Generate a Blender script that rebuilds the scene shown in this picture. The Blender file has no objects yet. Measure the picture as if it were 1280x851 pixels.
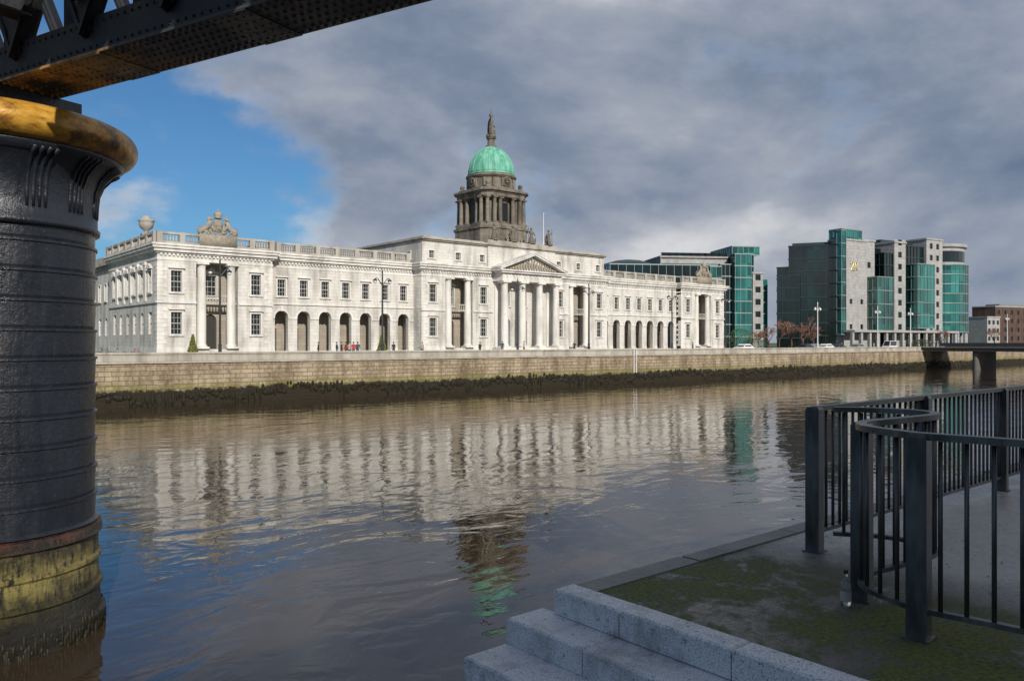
import bpy, math, random
from mathutils import Vector, Matrix
random.seed(7)
SC=bpy.context.scene; COL=SC.collection
PI=math.pi
TH=math.atan2(1,1.183); CU,SU=math.cos(TH),math.sin(TH)
EYE=1.72
def W(u,n,z=0.0): return Vector((CU*u-SU*n, SU*u+CU*n, z))
def PN(px,n):           # river-frame u of the ray through photo column px at distance n
    k=(px-640)/1000; Y=n/(CU-SU*k); X=k*Y
    return CU*X+SU*Y
# ------------------------------------------------------------------ mesh builder
class MB:
    def __init__(s): s.v=[]; s.f=[]; s.m=[]
    def add(s,vs,fs,mi=0):
        o=len(s.v); s.v+= [tuple(p) for p in vs]
        for f in fs: s.f.append(tuple(i+o for i in f)); s.m.append(mi)
    def quad(s,a,b,c,d,mi=0): s.add([a,b,c,d],[(0,1,2,3)],mi)
    def box(s,x0,x1,y0,y1,z0,z1,mi=0):
        s.add([(x0,y0,z0),(x1,y0,z0),(x1,y1,z0),(x0,y1,z0),(x0,y0,z1),(x1,y0,z1),(x1,y1,z1),(x0,y1,z1)],
              [(0,3,2,1),(4,5,6,7),(0,1,5,4),(1,2,6,5),(2,3,7,6),(3,0,4,7)],mi)
    def beam(s,p,q,w,h,mi=0,up=(0,0,1)):
        p=Vector(p); q=Vector(q); d=(q-p).normalized(); up=Vector(up)
        if abs(d.dot(up))>.99: up=Vector((0,1,0))
        a=d.cross(up).normalized()*w/2; b=a.cross(d).normalized()*h/2
        s.add([p-a-b,p+a-b,p+a+b,p-a+b,q-a-b,q+a-b,q+a+b,q-a+b],
              [(0,3,2,1),(4,5,6,7),(0,1,5,4),(1,2,6,5),(2,3,7,6),(3,0,4,7)],mi)
    def lathe(s,prof,cx=0,cy=0,n=16,mi=0,cap=True,a0=0.0):
        vs=[];fs=[]
        for r,z in prof:
            for i in range(n):
                a=a0+2*PI*i/n; vs.append((cx+r*math.cos(a),cy+r*math.sin(a),z))
        for j in range(len(prof)-1):
            for i in range(n):
                fs.append((j*n+i,j*n+(i+1)%n,(j+1)*n+(i+1)%n,(j+1)*n+i))
        if cap:
            fs.append(tuple(reversed(range(n)))); fs.append(tuple((len(prof)-1)*n+i for i in range(n)))
        s.add(vs,fs,mi)
    def tube(s,pts,r,n=6,mi=0):
        pts=[Vector(p) for p in pts]
        if not isinstance(r,(list,tuple)): r=[r]*len(pts)
        vs=[];fs=[]
        prev=None
        for j,p in enumerate(pts):
            d=(pts[min(j+1,len(pts)-1)]-pts[max(j-1,0)]).normalized()
            if prev is None:
                up=Vector((0,0,1)) if abs(d.z)<.9 else Vector((1,0,0))
                a=d.cross(up).normalized()
            else: a=(prev-d*prev.dot(d)).normalized()
            prev=a; b=d.cross(a)
            for i in range(n):
                t=2*PI*i/n; vs.append(p+(a*math.cos(t)+b*math.sin(t))*r[j])
        for j in range(len(pts)-1):
            for i in range(n):
                fs.append((j*n+i,j*n+(i+1)%n,(j+1)*n+(i+1)%n,(j+1)*n+i))
        fs.append(tuple(reversed(range(n)))); fs.append(tuple((len(pts)-1)*n+i for i in range(n)))
        s.add(vs,fs,mi)
    def ell(s,c,r,n=10,m=6,mi=0):
        vs=[];fs=[]
        for j in range(m+1):
            t=PI*j/m
            for i in range(n):
                a=2*PI*i/n
                vs.append((c[0]+r[0]*math.sin(t)*math.cos(a),c[1]+r[1]*math.sin(t)*math.sin(a),c[2]-r[2]*math.cos(t)))
        for j in range(m):
            for i in range(n): fs.append((j*n+i,j*n+(i+1)%n,(j+1)*n+(i+1)%n,(j+1)*n+i))
        s.add(vs,fs,mi)
    def mesh(s,name,mats,smooth=False):
        me=bpy.data.meshes.new(name); me.from_pydata(s.v,[],s.f)
        if not isinstance(mats,(list,tuple)): mats=[mats]
        for m in mats: me.materials.append(m)
        me.polygons.foreach_set('material_index',s.m)
        if smooth: me.polygons.foreach_set('use_smooth',[True]*len(s.f))
        me.update(); return me
    def build(s,name,mats,parent=None,loc=(0,0,0),rz=0,smooth=False):
        return link(name,s.mesh(name,mats,smooth),parent,loc,rz)
def link(name,me,parent=None,loc=(0,0,0),rz=0):
    o=bpy.data.objects.new(name,me); COL.objects.link(o); o.parent=parent
    o.location=loc; o.rotation_euler=(0,0,rz); return o
def tag(o,label,cat,group=None,kind=None):
    o['label']=label; o['category']=cat
    if group: o['group']=group
    if kind: o['kind']=kind
    return o
def thing(name,label,cat,loc=(0,0,0),rz=0,group=None):
    return tag(link(name,None,None,loc,rz),label,cat,group)
def struct(o,label,cat): o['kind']='structure'; o['label']=label; o['category']=cat; return o
# ------------------------------------------------------------------ materials
class NT:
    def __init__(s,name,world=False):
        if world: s.mat=name
        else: s.mat=bpy.data.materials.new(name)
        s.mat.use_nodes=True; s.t=s.mat.node_tree; s.t.nodes.clear()
    def n(s,typ,**kw):
        nd=s.t.nodes.new(typ)
        for k,v in kw.items(): setattr(nd,k,v)
        return nd
    def set(s,inp,v):
        if isinstance(v,bpy.types.NodeSocket): s.t.links.new(v,inp)
        else:
            if isinstance(v,(tuple,list)) and len(v)==3 and inp.type=='RGBA': v=(*v,1)
            inp.default_value=v
    def math(s,op,a,b=0.0,clamp=False):
        nd=s.n('ShaderNodeMath',operation=op,use_clamp=clamp); s.set(nd.inputs[0],a); s.set(nd.inputs[1],b)
        return nd.outputs[0]
    def noise(s,vec,scale,detail=4,rough=.55,dist=0.0,dim='3D'):
        nd=s.n('ShaderNodeTexNoise',noise_dimensions=dim); s.set(nd.inputs['Vector'],vec)
        s.set(nd.inputs['Scale'],scale); s.set(nd.inputs['Detail'],detail); s.set(nd.inputs['Roughness'],rough); s.set(nd.inputs['Distortion'],dist)
        return nd.outputs[0]
    def mapr(s,v,a,b,c=0.0,d=1.0,smooth=False):
        nd=s.n('ShaderNodeMapRange')
        if smooth: nd.interpolation_type='SMOOTHSTEP'
        s.set(nd.inputs[0],v); s.set(nd.inputs[1],a); s.set(nd.inputs[2],b); s.set(nd.inputs[3],c); s.set(nd.inputs[4],d); return nd.outputs[0]
    def mix(s,f,a,b,mode='MIX'):
        nd=s.n('ShaderNodeMix',data_type='RGBA',blend_type=mode); s.set(nd.inputs[0],f); s.set(nd.inputs[6],a); s.set(nd.inputs[7],b); return nd.outputs[2]
    def mp(s,vec,scale=(1,1,1),loc=(0,0,0),rot=(0,0,0)):
        nd=s.n('ShaderNodeMapping'); s.set(nd.inputs[0],vec); nd.inputs['Scale'].default_value=scale; nd.inputs['Location'].default_value=loc; nd.inputs['Rotation'].default_value=rot; return nd.outputs[0]
    def ramp(s,f,stops):
        nd=s.n('ShaderNodeValToRGB'); s.set(nd.inputs[0],f); e=nd.color_ramp.elements
        while len(e)<len(stops): e.new(.5)
        for i,(p,c) in enumerate(stops): e[i].position=p; e[i].color=(*c,1)
        return nd.outputs[0]
    def sep(s,vec):
        nd=s.n('ShaderNodeSeparateXYZ'); s.set(nd.inputs[0],vec); return nd.outputs
    def comb(s,x,y,z):
        nd=s.n('ShaderNodeCombineXYZ'); s.set(nd.inputs[0],x); s.set(nd.inputs[1],y); s.set(nd.inputs[2],z); return nd.outputs[0]
    def coord(s,which='Object'): return s.n('ShaderNodeTexCoord').outputs[which]
    def bump(s,h,strength=.3,dist=.05,normal=None):
        nd=s.n('ShaderNodeBump'); s.set(nd.inputs['Height'],h); nd.inputs['Strength'].default_value=strength; nd.inputs['Distance'].default_value=dist
        if normal is not None: s.set(nd.inputs['Normal'],normal)
        return nd.outputs[0]
    def out(s,color,rough=.7,metal=0.0,normal=None,spec=.5,ior=None):
        b=s.n('ShaderNodeBsdfPrincipled'); s.set(b.inputs['Base Color'],color); s.set(b.inputs['Roughness'],rough); s.set(b.inputs['Metallic'],metal)
        s.set(b.inputs['Specular IOR Level'],spec)
        if ior: b.inputs['IOR'].default_value=ior
        if normal is not None: s.set(b.inputs['Normal'],normal)
        o=s.n('ShaderNodeOutputMaterial'); s.t.links.new(b.outputs[0],o.inputs[0]); return s.mat
def simple(name,c,rough=.6,metal=0.0,var=.25,scale=3.0,spec=.5,bump=0.0):
    t=NT(name); co=t.coord(); ns=t.noise(co,scale,5,.6)
    col=t.mix(ns,tuple(x*(1-var) for x in c),tuple(min(1,x*(1+var)) for x in c))
    nm=t.bump(t.noise(co,scale*6,4),bump,.02) if bump else None
    return t.out(col,rough,metal,nm,spec)
def stone(name,c1,c2,bw=1.1,bh=.45,mortar=.012,grime=(.16,.14,.11),gamt=.5,joint=.55):
    t=NT(name); co=t.coord(); x,y,z=t.sep(co)
    v=t.comb(t.math('ADD',x,y),z,0.0)
    br=t.n('ShaderNodeTexBrick'); t.set(br.inputs['Vector'],v); br.inputs['Scale'].default_value=1
    br.inputs['Brick Width'].default_value=bw; br.inputs['Row Height'].default_value=bh; br.inputs['Mortar Size'].default_value=mortar
    t.set(br.inputs['Color1'],c1); t.set(br.inputs['Color2'],c2); t.set(br.inputs['Mortar'],tuple(a*joint for a in c1))
    n1=t.noise(t.mp(co,(1,1,.16)),.9,5,.55); n2=t.noise(co,.3,4,.6)
    g=t.mapr(t.math('ADD',n1,t.math('MULTIPLY',n2,.5)),.68,.98)
    col=t.mix(t.math('MULTIPLY',g,gamt),br.outputs[0],grime)
    col=t.mix(t.math('MULTIPLY',t.noise(co,7,3),.14),col,tuple(a*.6 for a in c1))
    h=t.math('ADD',t.math('MULTIPLY',br.outputs[1],-1.0),t.math('MULTIPLY',t.noise(co,14,4),.3))
    return t.out(col,.85,0,t.bump(h,.35,.02),.3)
M={}
M['stone']=stone('portland_stone',(.62,.605,.565),(.56,.545,.505),grime=(.20,.185,.155),gamt=.7)
M['trim']=stone('stone_trim',(.68,.665,.625),(.63,.615,.575),bw=1.6,bh=3,mortar=.006,grime=(.20,.185,.155),gamt=.55)
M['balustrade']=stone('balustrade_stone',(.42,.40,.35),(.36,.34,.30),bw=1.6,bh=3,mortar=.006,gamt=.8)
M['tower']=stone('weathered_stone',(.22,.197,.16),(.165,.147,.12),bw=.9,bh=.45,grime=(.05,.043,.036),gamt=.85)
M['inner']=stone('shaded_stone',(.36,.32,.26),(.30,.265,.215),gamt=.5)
M['sash']=simple('sash_paint',(.44,.44,.41),.5,var=.1)
M['winglass']=simple('window_glass',(.010,.012,.015),.09,var=.4,scale=.6,spec=.5)
M['door_dark']=simple('door_wood',(.03,.028,.025),.5)
M['door_tan']=simple('arcade_door_wood',(.09,.07,.05),.6)
M['door_blue']=simple('blue_door_paint',(.03,.14,.36),.5)
M['lead']=simple('lead_roof',(.17,.175,.18),.6,scale=.8)
M['statue']=simple('statue_stone',(.13,.115,.095),.9,var=.6,scale=2.5,bump=.4)
M['arms']=simple('carved_stone',(.27,.24,.19),.9,var=.6,scale=2,bump=.5)
def copper():
    t=NT('green_copper'); co=t.coord()
    n=t.noise(t.mp(co,(1,1,.3)),1.3,7,.65)
    col=t.ramp(n,[(.3,(.05,.20,.145)),(.5,(.12,.38,.275)),(.72,(.27,.53,.41))])
    return t.out(col,.65,0,t.bump(n,.3,.05))
M['copper']=copper()
def quaymat(name='quay_wall_stone'):
    t=NT(name); co=t.coord(); x,y,z=t.sep(co)
    v=t.comb(x,z,0.0)
    br=t.n('ShaderNodeTexBrick'); t.set(br.inputs['Vector'],v); br.inputs['Scale'].default_value=1
    br.inputs['Brick Width'].default_value=1.15; br.inputs['Row Height'].default_value=.42; br.inputs['Mortar Size'].default_value=.022
    t.set(br.inputs['Color1'],(.40,.325,.225)); t.set(br.inputs['Color2'],(.29,.235,.16)); t.set(br.inputs['Mortar'],(.08,.065,.045))
    n1=t.noise(t.mp(co,(1,1,.3)),.5,8,.7); n2=t.noise(co,3.2,6,.65)
    col=t.mix(t.mapr(n1,.42,.62),br.outputs[0],(.14,.10,.065))
    col=t.mix(t.math('MULTIPLY',t.mapr(n2,.5,.7),.4),col,(.52,.44,.33))
    zz=t.math('ADD',z,t.math('MULTIPLY',t.math('SUBTRACT',t.noise(t.mp(co,(.4,1,1)),.8,6,.6),.5),1.4))
    gr=t.math('MULTIPLY',t.mapr(zz,-1.8,-2.2),t.mapr(n2,.40,.58))
    col=t.mix(t.math('MULTIPLY',gr,.8),col,(.13,.14,.02))
    wz=t.math('ADD',z,t.math('MULTIPLY',t.math('SUBTRACT',t.noise(t.mp(co,(.8,1,.5)),.8,8,.78),.5),2.0))
    dk=t.mapr(wz,-2.45,-2.65)
    col=t.mix(dk,col,t.mix(n2,(.008,.007,.005),(.035,.027,.014)))
    h=t.math('ADD',t.math('MULTIPLY',br.outputs[1],-1.0),t.math('MULTIPLY',t.noise(co,6,6,.7),1.3))
    return t.out(col,.85,0,t.bump(h,.8,.08),.3)
M['quay']=quaymat()
M['parapet']=stone('granite_parapet',(.44,.41,.355),(.36,.335,.29),bw=1.5,bh=.5,mortar=.016,gamt=.75)
M['coping']=simple('dark_coping_stone',(.20,.19,.175),.55,var=.7,scale=3,bump=.6)
def weed():
    t=NT('river_weed'); co=t.coord(); n=t.noise(co,4,5)
    return t.out(t.mix(n,(.005,.005,.003),(.022,.019,.009)),.6,0,t.bump(n,.6,.05),.3)
M['weed']=weed()
def water():
    t=NT('river_water'); co=t.coord()
    a=t.noise(t.mp(co,(.7,1.2,1)),.30,2,.45,1.4)
    b=t.noise(t.mp(co,(.8,1.3,1)),1.0,3,.45,1.2)
    c=t.noise(t.mp(co,(1,1.2,1)),4.5,3,.55,.6)
    d=t.noise(t.mp(co,(.5,1,1)),.06,4,.6,1.4)
    rip=t.mapr(d,.44,.60,.0,1.3)
    h=t.math('ADD',t.math('MULTIPLY',a,.046),t.math('ADD',t.math('MULTIPLY',b,.012),t.math('MULTIPLY',t.math('MULTIPLY',c,.0018),rip)))
    col=t.mix(t.noise(co,.06,4,.6,1.0),(.026,.018,.010),(.055,.038,.021))
    nm=t.bump(h,1.0,1.0)
    return t.out(col,.01,0,nm,1.0,1.55)
M['water']=water()
def glassgrid(name,c1,c2,w,h,rough=.10):
    t=NT(name); co=t.coord(); x,y,z=t.sep(co)
    v=t.comb(t.math('ADD',x,y),z,0.0)
    br=t.n('ShaderNodeTexBrick'); br.offset=0; t.set(br.inputs['Vector'],v); br.inputs['Scale'].default_value=1
    br.inputs['Brick Width'].default_value=w; br.inputs['Row Height'].default_value=h; br.inputs['Mortar Size'].default_value=.0
    t.set(br.inputs['Color1'],c1); t.set(br.inputs['Color2'],c2); t.set(br.inputs['Mortar'],c1)
    n=t.noise(t.mp(co,(1,1,.35)),.13,2,.5)
    col=t.mix(t.math('MULTIPLY',t.mapr(n,.38,.58),.75),br.outputs[0],tuple(a*.15 for a in c1))
    return t.out(col,rough,.1,t.bump(t.noise(co,.25,2),.2,.1),.9)
M['glass_teal']=glassgrid('teal_glass',(.005,.07,.066),(.03,.22,.20),1.6,3.5)
M['glass_dark']=glassgrid('dark_green_glass',(.001,.008,.009),(.004,.026,.026),1.6,3.5)
M['mull']=simple('mullion_metal',(.035,.055,.055),.4,.4)
M['mull_light']=simple('light_mullion_metal',(.18,.26,.25),.4,.3)
M['clad']=stone('grey_cladding',(.37,.37,.365),(.30,.30,.295),bw=1.3,bh=.85,mortar=.03,gamt=.3)
M['brick']=stone('red_brick',(.095,.055,.042),(.07,.042,.034),bw=.5,bh=.2,mortar=.02,gamt=.4)
M['gold']=simple('gilt_metal',(.62,.45,.18),.35,.5)
M['conc']=simple('bridge_concrete',(.09,.085,.078),.85,var=.4,scale=.6,bump=.3)
M['asphalt']=simple('asphalt',(.055,.055,.057),.85,scale=1.2,bump=.4)
M['farpave']=simple('quay_paving',(.26,.25,.23),.85,scale=.8)
M['grass']=simple('grass_ground',(.07,.085,.04),.9,var=.5,scale=.3)
M['bark']=simple('bark',(.09,.055,.04),.9)
M['twig']=simple('twig_bark',(.20,.11,.08),.9,var=.4,scale=.5)
M['leaf']=simple('evergreen_leaf',(.045,.07,.022),.7,var=.6,scale=1.5)
M['leaf_y']=simple('yellow_green_leaf',(.14,.15,.03),.7,var=.5,scale=1.5)
M['pole']=simple('lamp_post_paint',(.035,.04,.045),.45,.3)
M['pole_w']=simple('pale_lamp_post_paint',(.55,.56,.56),.45,.2)
M['lampglass']=simple('lamp_glass',(.6,.6,.56),.2)
M['white']=simple('white_paint',(.70,.70,.68),.5,var=.1)
M['tyre']=simple('rubber',(.02,.02,.02),.8)
M['rim']=simple('alloy',(.4,.4,.41),.3,.8)
M['skin']=simple('skin',(.45,.28,.20),.6)
M['hair']=simple('hair',(.04,.025,.015),.7)
M['paper']=simple('bottle_label',(.5,.42,.38),.7)
def iron(name,base,worn,amt=.35,gold=None,rough=.34):
    t=NT(name); co=t.coord(); x,y,z=t.sep(co)
    n=t.noise(t.mp(co,(1.3,1.3,.35)),1.6,8,.7); n2=t.noise(co,14,6,.7); n3=t.noise(t.mp(co,(3,3,.25)),3,6,.7)
    col=t.mix(t.mapr(n,.35,.7),base,tuple(a*2.1 for a in base))
    col=t.mix(t.math('MULTIPLY',t.mapr(n3,.6,.72),amt),col,worn)
    col=t.mix(t.math('MULTIPLY',t.mapr(n2,.62,.7),amt),col,(.15,.15,.16))
    if gold:  # golden sunlight bounced up off the water, painted into the base colour
        sunglow_mask=t.math('MULTIPLY',t.mapr(x,gold[0],gold[1],1,0),t.mapr(t.noise(co,1.1,7,.7),.42,.60))
        col=t.mix(sunglow_mask,col,(.70,.37,.08))
    r=t.mapr(n,.3,.7,rough-.08,rough+.25)
    return t.out(col,r,.2,t.bump(t.math('ADD',n2,t.math('MULTIPLY',n,1.5)),.6,.025),.7)
M['iron']=iron('painted_iron',(.011,.014,.020),(.12,.075,.045),.3,rough=.25)
M['girder']=iron('girder_iron',(.014,.015,.018),(.08,.05,.03),.3,rough=.42)
M['flange']=iron('flange_iron_sunglow',(.038,.038,.040),(.12,.08,.05),.4,gold=(5.2,7.4),rough=.42)  # gold end of the flange is painted reflected sunlight, not a coating
def ringgold():
    t=NT('worn_gold_paint'); co=t.coord(); n=t.noise(t.mp(co,(1,1,1.6)),1.6,9,.7,.6); n2=t.noise(t.mp(co,(1,1,2)),5,7,.7)
    f=t.math('ADD',t.math('MULTIPLY',n,.7),t.math('MULTIPLY',n2,.3))
    col=t.ramp(f,[(.38,(.035,.021,.010)),(.46,(.22,.105,.02)),(.53,(.50,.26,.035)),(.66,(.74,.45,.09))])
    return t.out(col,.32,.15,t.bump(f,.6,.03),.5)
M['gring']=ringgold()
def mossbase():
    t=NT('tidal_mossy_iron'); co=t.coord(); x,y,z=t.sep(co); n=t.noise(t.mp(co,(1,1,1.8)),1.7,8,.7,.5); n2=t.noise(t.mp(co,(2.4,2.4,.5)),4,8,.75)
    zz=t.math('ADD',z,t.math('MULTIPLY',t.math('SUBTRACT',n,.5),1.0))
    col=t.ramp(t.mapr(zz,-2.7,-.9),[(0,(.005,.005,.003)),(.30,(.014,.013,.005)),(.46,(.06,.053,.014)),(.62,(.26,.22,.07)),(.76,(.09,.075,.025)),(.86,(.022,.015,.011)),(1,(.09,.032,.018))])
    col=t.mix(t.mapr(n2,.48,.60),col,(.010,.009,.006))
    return t.out(col,.4,0,t.bump(t.math('ADD',n,n2),1.0,.09),.5)
M['moss']=mossbase()
def railm():
    t=NT('weathered_rail_paint'); co=t.coord(); n=t.noise(t.mp(co,(1,1,.25)),5,6,.6); n2=t.noise(co,40,5,.7)
    col=t.mix(t.mapr(n,.40,.66),(.038,.038,.039),(.17,.165,.16))
    col=t.mix(t.math('MULTIPLY',t.mapr(n2,.62,.70),.6),col,(.18,.10,.06))
    return t.out(col,t.mapr(n,.3,.7,.25,.5),.3,t.bump(t.math('ADD',n,n2),.15,.004),.7)
M['rail']=railm()
def pavem():
    t=NT('wet_mossy_pavement'); co=t.coord(); x,y,z=t.sep(co)
    n=t.noise(co,1.3,10,.72,.3); n2=t.noise(co,9,7,.7); n3=t.noise(co,55,5,.7)
    base=t.mix(t.mapr(n2,.3,.7),(.034,.032,.031),(.13,.12,.112))
    base=t.mix(t.math('MULTIPLY',t.mapr(n3,.60,.7),.8),base,(.46,.43,.40))
    far=t.mapr(t.math('ADD',x,t.math('MULTIPLY',n,1.2)),6.3,7.2)
    base=t.mix(t.math('MULTIPLY',far,.85),base,t.mix(n2,(.34,.32,.30),(.66,.63,.58)))
    ms=t.math('ADD',t.math('MULTIPLY',n,.75),t.math('MULTIPLY',n2,.42))
    msk=t.math('MULTIPLY',t.mapr(ms,.49,.63),t.mapr(x,6.3,5.0))
    col=t.mix(msk,base,t.mix(t.mapr(t.noise(co,34,7,.78),.36,.66),(.022,.032,.006),(.20,.22,.03)))
    r=t.mapr(t.math('ADD',n,t.math('MULTIPLY',msk,.5)),.4,.8,.10,.85)
    return t.out(col,r,0,t.bump(t.math('ADD',t.math('MULTIPLY',n2,1.0),t.math('MULTIPLY',n3,.5)),.7,.02),.5)
M['pave']=pavem()
def granite():
    t=NT('speckled_granite'); co=t.coord(); n=t.noise(co,110,4,.75); n1=t.noise(co,2.0,8,.72); n2=t.noise(co,24,6,.75)
    col=t.ramp(n,[(.36,(.16,.16,.17)),(.43,(.50,.51,.52)),(.52,(.78,.78,.79)),(.7,(.86,.86,.86))])
    col=t.mix(t.math('MULTIPLY',t.mapr(n1,.50,.68),.65),col,(.17,.16,.145))
    col=t.mix(t.math('MULTIPLY',t.mapr(n2,.58,.64),.7),col,(.09,.085,.075))
    return t.out(col,.5,0,t.bump(t.math('ADD',n1,n2),.6,.012),.5)
M['granite']=granite()
# ------------------------------------------------------------------ generic wall with openings
def frame2(O,D):
    N=(D[1],-D[0])
    def P(s,z,dep=0): return (O[0]+D[0]*s-N[0]*dep, O[1]+D[1]*s-N[1]*dep, z)
    return P
def wall(mb,O,D,L,z0,z1,ops,t=.35,mi=0):
    P=frame2(O,D)
    xs=sorted({0,L}|{o[0] for o in ops}|{o[1] for o in ops}); zs=sorted({z0,z1}|{o[2] for o in ops}|{o[3] for o in ops})
    for i in range(len(xs)-1):
        for j in range(len(zs)-1):
            cx=(xs[i]+xs[i+1])/2; cz=(zs[j]+zs[j+1])/2
            if any(o[0]<cx<o[1] and o[2]<cz<o[3] for o in ops): continue
            mb.quad(P(xs[i],zs[j]),P(xs[i+1],zs[j]),P(xs[i+1],zs[j+1]),P(xs[i],zs[j+1]),mi)
    for o in ops:
        a,b,c,d=o[:4]; arch=len(o)>4 and o[4]; tt=o[5] if len(o)>5 else t
        sp=d-(b-a)/2 if arch else d
        mb.quad(P(a,c),P(a,sp),P(a,sp,tt),P(a,c,tt),mi); mb.quad(P(b,c),P(b,c,tt),P(b,sp,tt),P(b,sp),mi)
        mb.quad(P(a,c),P(a,c,tt),P(b,c,tt),P(b,c),mi)
        if not arch: mb.quad(P(a,d),P(b,d),P(b,d,tt),P(a,d,tt),mi)
        else:
            r=(b-a)/2; cx=(a+b)/2; K=10
            pts=[(cx-r*math.cos(PI*k/K),sp+r*math.sin(PI*k/K)) for k in range(K+1)]
            for k in range(K):
                p,q=pts[k],pts[k+1]
                mb.quad(P(*p),P(*q),P(*q,tt),P(*p,tt),mi)
                mb.quad(P(p[0],p[1]),P(q[0],q[1]),P(q[0],d),P(p[0],d),mi)
_wc={}
def window(parent,P,D,s,z,w,h,kind='plain',mats=None,dep=0.0):
    """one window part (stone surround) with sash and pane sub-parts; centre s, sill z"""
    key=(round(w,2),round(h,2),kind)
    if key not in _wc:
        a=MB(); e=.16
        if kind!='none':
            a.box(-w/2-e,-w/2,-.09,.10,0,h); a.box(w/2,w/2+e,-.09,.10,0,h); a.box(-w/2-e,w/2+e,-.09,.10,h,h+e)
            a.box(-w/2-e-.1,w/2+e+.1,-.20,.05,-.2,0)
            if kind=='hood':
                a.box(-w/2-e-.12,w/2+e+.12,-.34,0,h+e+.12,h+e+.26)
            if kind=='ped':
                zt=h+e+.2; a.box(-w/2-e-.15,w/2+e+.15,-.34,0,zt-.1,zt+.04)
                q=w/2+e+.15
                a.add([(-q,-.30,zt+.04),(q,-.30,zt+.04),(0,-.30,zt+.55),(-q,0,zt+.04),(q,0,zt+.04),(0,0,zt+.55)],[(0,1,2),(0,2,5,3),(1,4,5,2)])
        else: a.box(-w/2-.04,w/2+.04,-.03,.05,-.06,0)
        f=MB(); b=.075
        f.box(-w/2,-w/2+b,.18,.26,0,h); f.box(w/2-b,w/2,.18,.26,0,h); f.box(-w/2+b,w/2-b,.18,.26,0,b); f.box(-w/2+b,w/2-b,.18,.26,h-b,h)
        f.box(-w/2+b,w/2-b,.17,.25,h*.5-.04,h*.5+.04)
        nv=2 if w<1.7 else 3
        for i in range(nv):
            x=-w/2+w*(i+1)/(nv+1); f.box(x-.018,x+.018,.20,.24,b,h*.5-.05); f.box(x-.018,x+.018,.20,.24,h*.5+.05,h-b)
        for q in (.25,.75): f.box(-w/2+b,w/2-b,.205,.235,h*q-.017,h*q+.017)
        g=MB(); g.quad((-w/2,.27,0),(w/2,.27,0),(w/2,.27,h),(-w/2,.27,h))
        _wc[key]=(a.mesh('window',M['trim']),f.mesh('sash',M['sash']),g.mesh('pane',M['winglass']))
    me=_wc[key]; p=P(s,z,dep)
    o=link('window',me[0],parent,p,math.atan2(D[1],D[0])); link('sash',me[1],o); link('pane',me[2],o); return o
# ------------------------------------------------------------------ the domed customs building
CH=thing('domed_building','long white stone classical building with columned portico and green copper dome facing the river','building',W(29.2,99.9),TH)
def part(name,mat,parent,*boxes):
    for b in boxes:
        m=MB(); m.box(*b); m.build(name,mat,parent)
def column(parent,x,y,z0,z1,r,mat=M['trim'],rz=0):
    m=MB(); m.box(x-r*1.35,x+r*1.35,y-r*1.35,y+r*1.35,z0,z0+.25)
    h=z1-z0
    m.lathe([(r*1.25,z0+.25),(r*1.28,z0+.36),(r*1.08,z0+.45),(r,z0+.6),(r,z0+h*.35),(r*.86,z1-.75),(r*.86,z1-.62),(r*.95,z1-.58),(r*.88,z1-.5),(r*.92,z1-.42),(r*1.25,z1-.25)],x,y,20)
    m.box(x-r*1.3,x+r*1.3,y-r*1.3,y+r*1.3,z1-.25,z1)
    return m.build('column',mat,parent)
CORN=[(11.62,11.9,.07),(12.42,12.62,.22),(12.62,13.0,.5),(13.0,13.32,.72),(13.32,13.56,.85)]
def cornice_run(parent,x0,x1,y0,y1,ex0=True,ex1=True):
    m=MB()
    for z0,z1,p in CORN:
        a=x0-(p if ex0 else -p); b=x1+(p if ex1 else -p)
        m.box(a,b,y0-p,y1,z0,z1)
    x=x0+.3
    while x<x1-.2: m.box(x,x+.22,y0-.2,y0-.005,12.16,12.42); x+=.48
    return m.build('cornice',M['trim'],parent)
def balus(parent,A,B,z=13.56,h=1.4,ped=3.2,spacing=.34):
    A=Vector((*A,0)); B=Vector((*B,0)); L=(B-A).length; d=(B-A)/L
    m=MB(); rz=math.atan2(d.y,d.x)
    m.box(0,L,-.2,.2,z,z+.28); m.box(0,L,-.2,.2,z+h-.26,z+h)
    n=max(1,round(L/ped))
    for i in range(n+1):
        x=min(max(L*i/n,.3),L-.3); m.box(x-.32,x+.32,-.25,.25,z+.003,z+h+.04)
    k=int(L/spacing)
    for i in range(k):
        x=(i+.5)*L/k
        if any(abs(x-min(max(L*j/n,.3),L-.3))<.42 for j in range(n+1)): continue
        m.lathe([(.07,z+.28),(.12,z+.5),(.11,z+.62),(.055,z+.85),(.09,z+h-.26)],x,0,6,cap=False)
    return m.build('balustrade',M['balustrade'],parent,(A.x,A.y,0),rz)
def quoin(x,y,sx,z0,z1,w=1.1):
    m=MB(); z=z0; i=0
    while z+.46<=z1:
        ww=w if i%2 else w*.62
        xa,xb=sorted((x-sx*.05,x+sx*ww)); ya,yb=sorted((y-.05,y+(w if not i%2 else w*.62)))
        m.box(xa,xb,ya,yb,z,z+.44); z+=.5; i+=1
    m.box(min(x-sx*.02,x+sx*.5),max(x-sx*.02,x+sx*.5),y-.02,y+.5,z0,z)
    m.build('quoin',M['trim'],CH)
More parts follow.
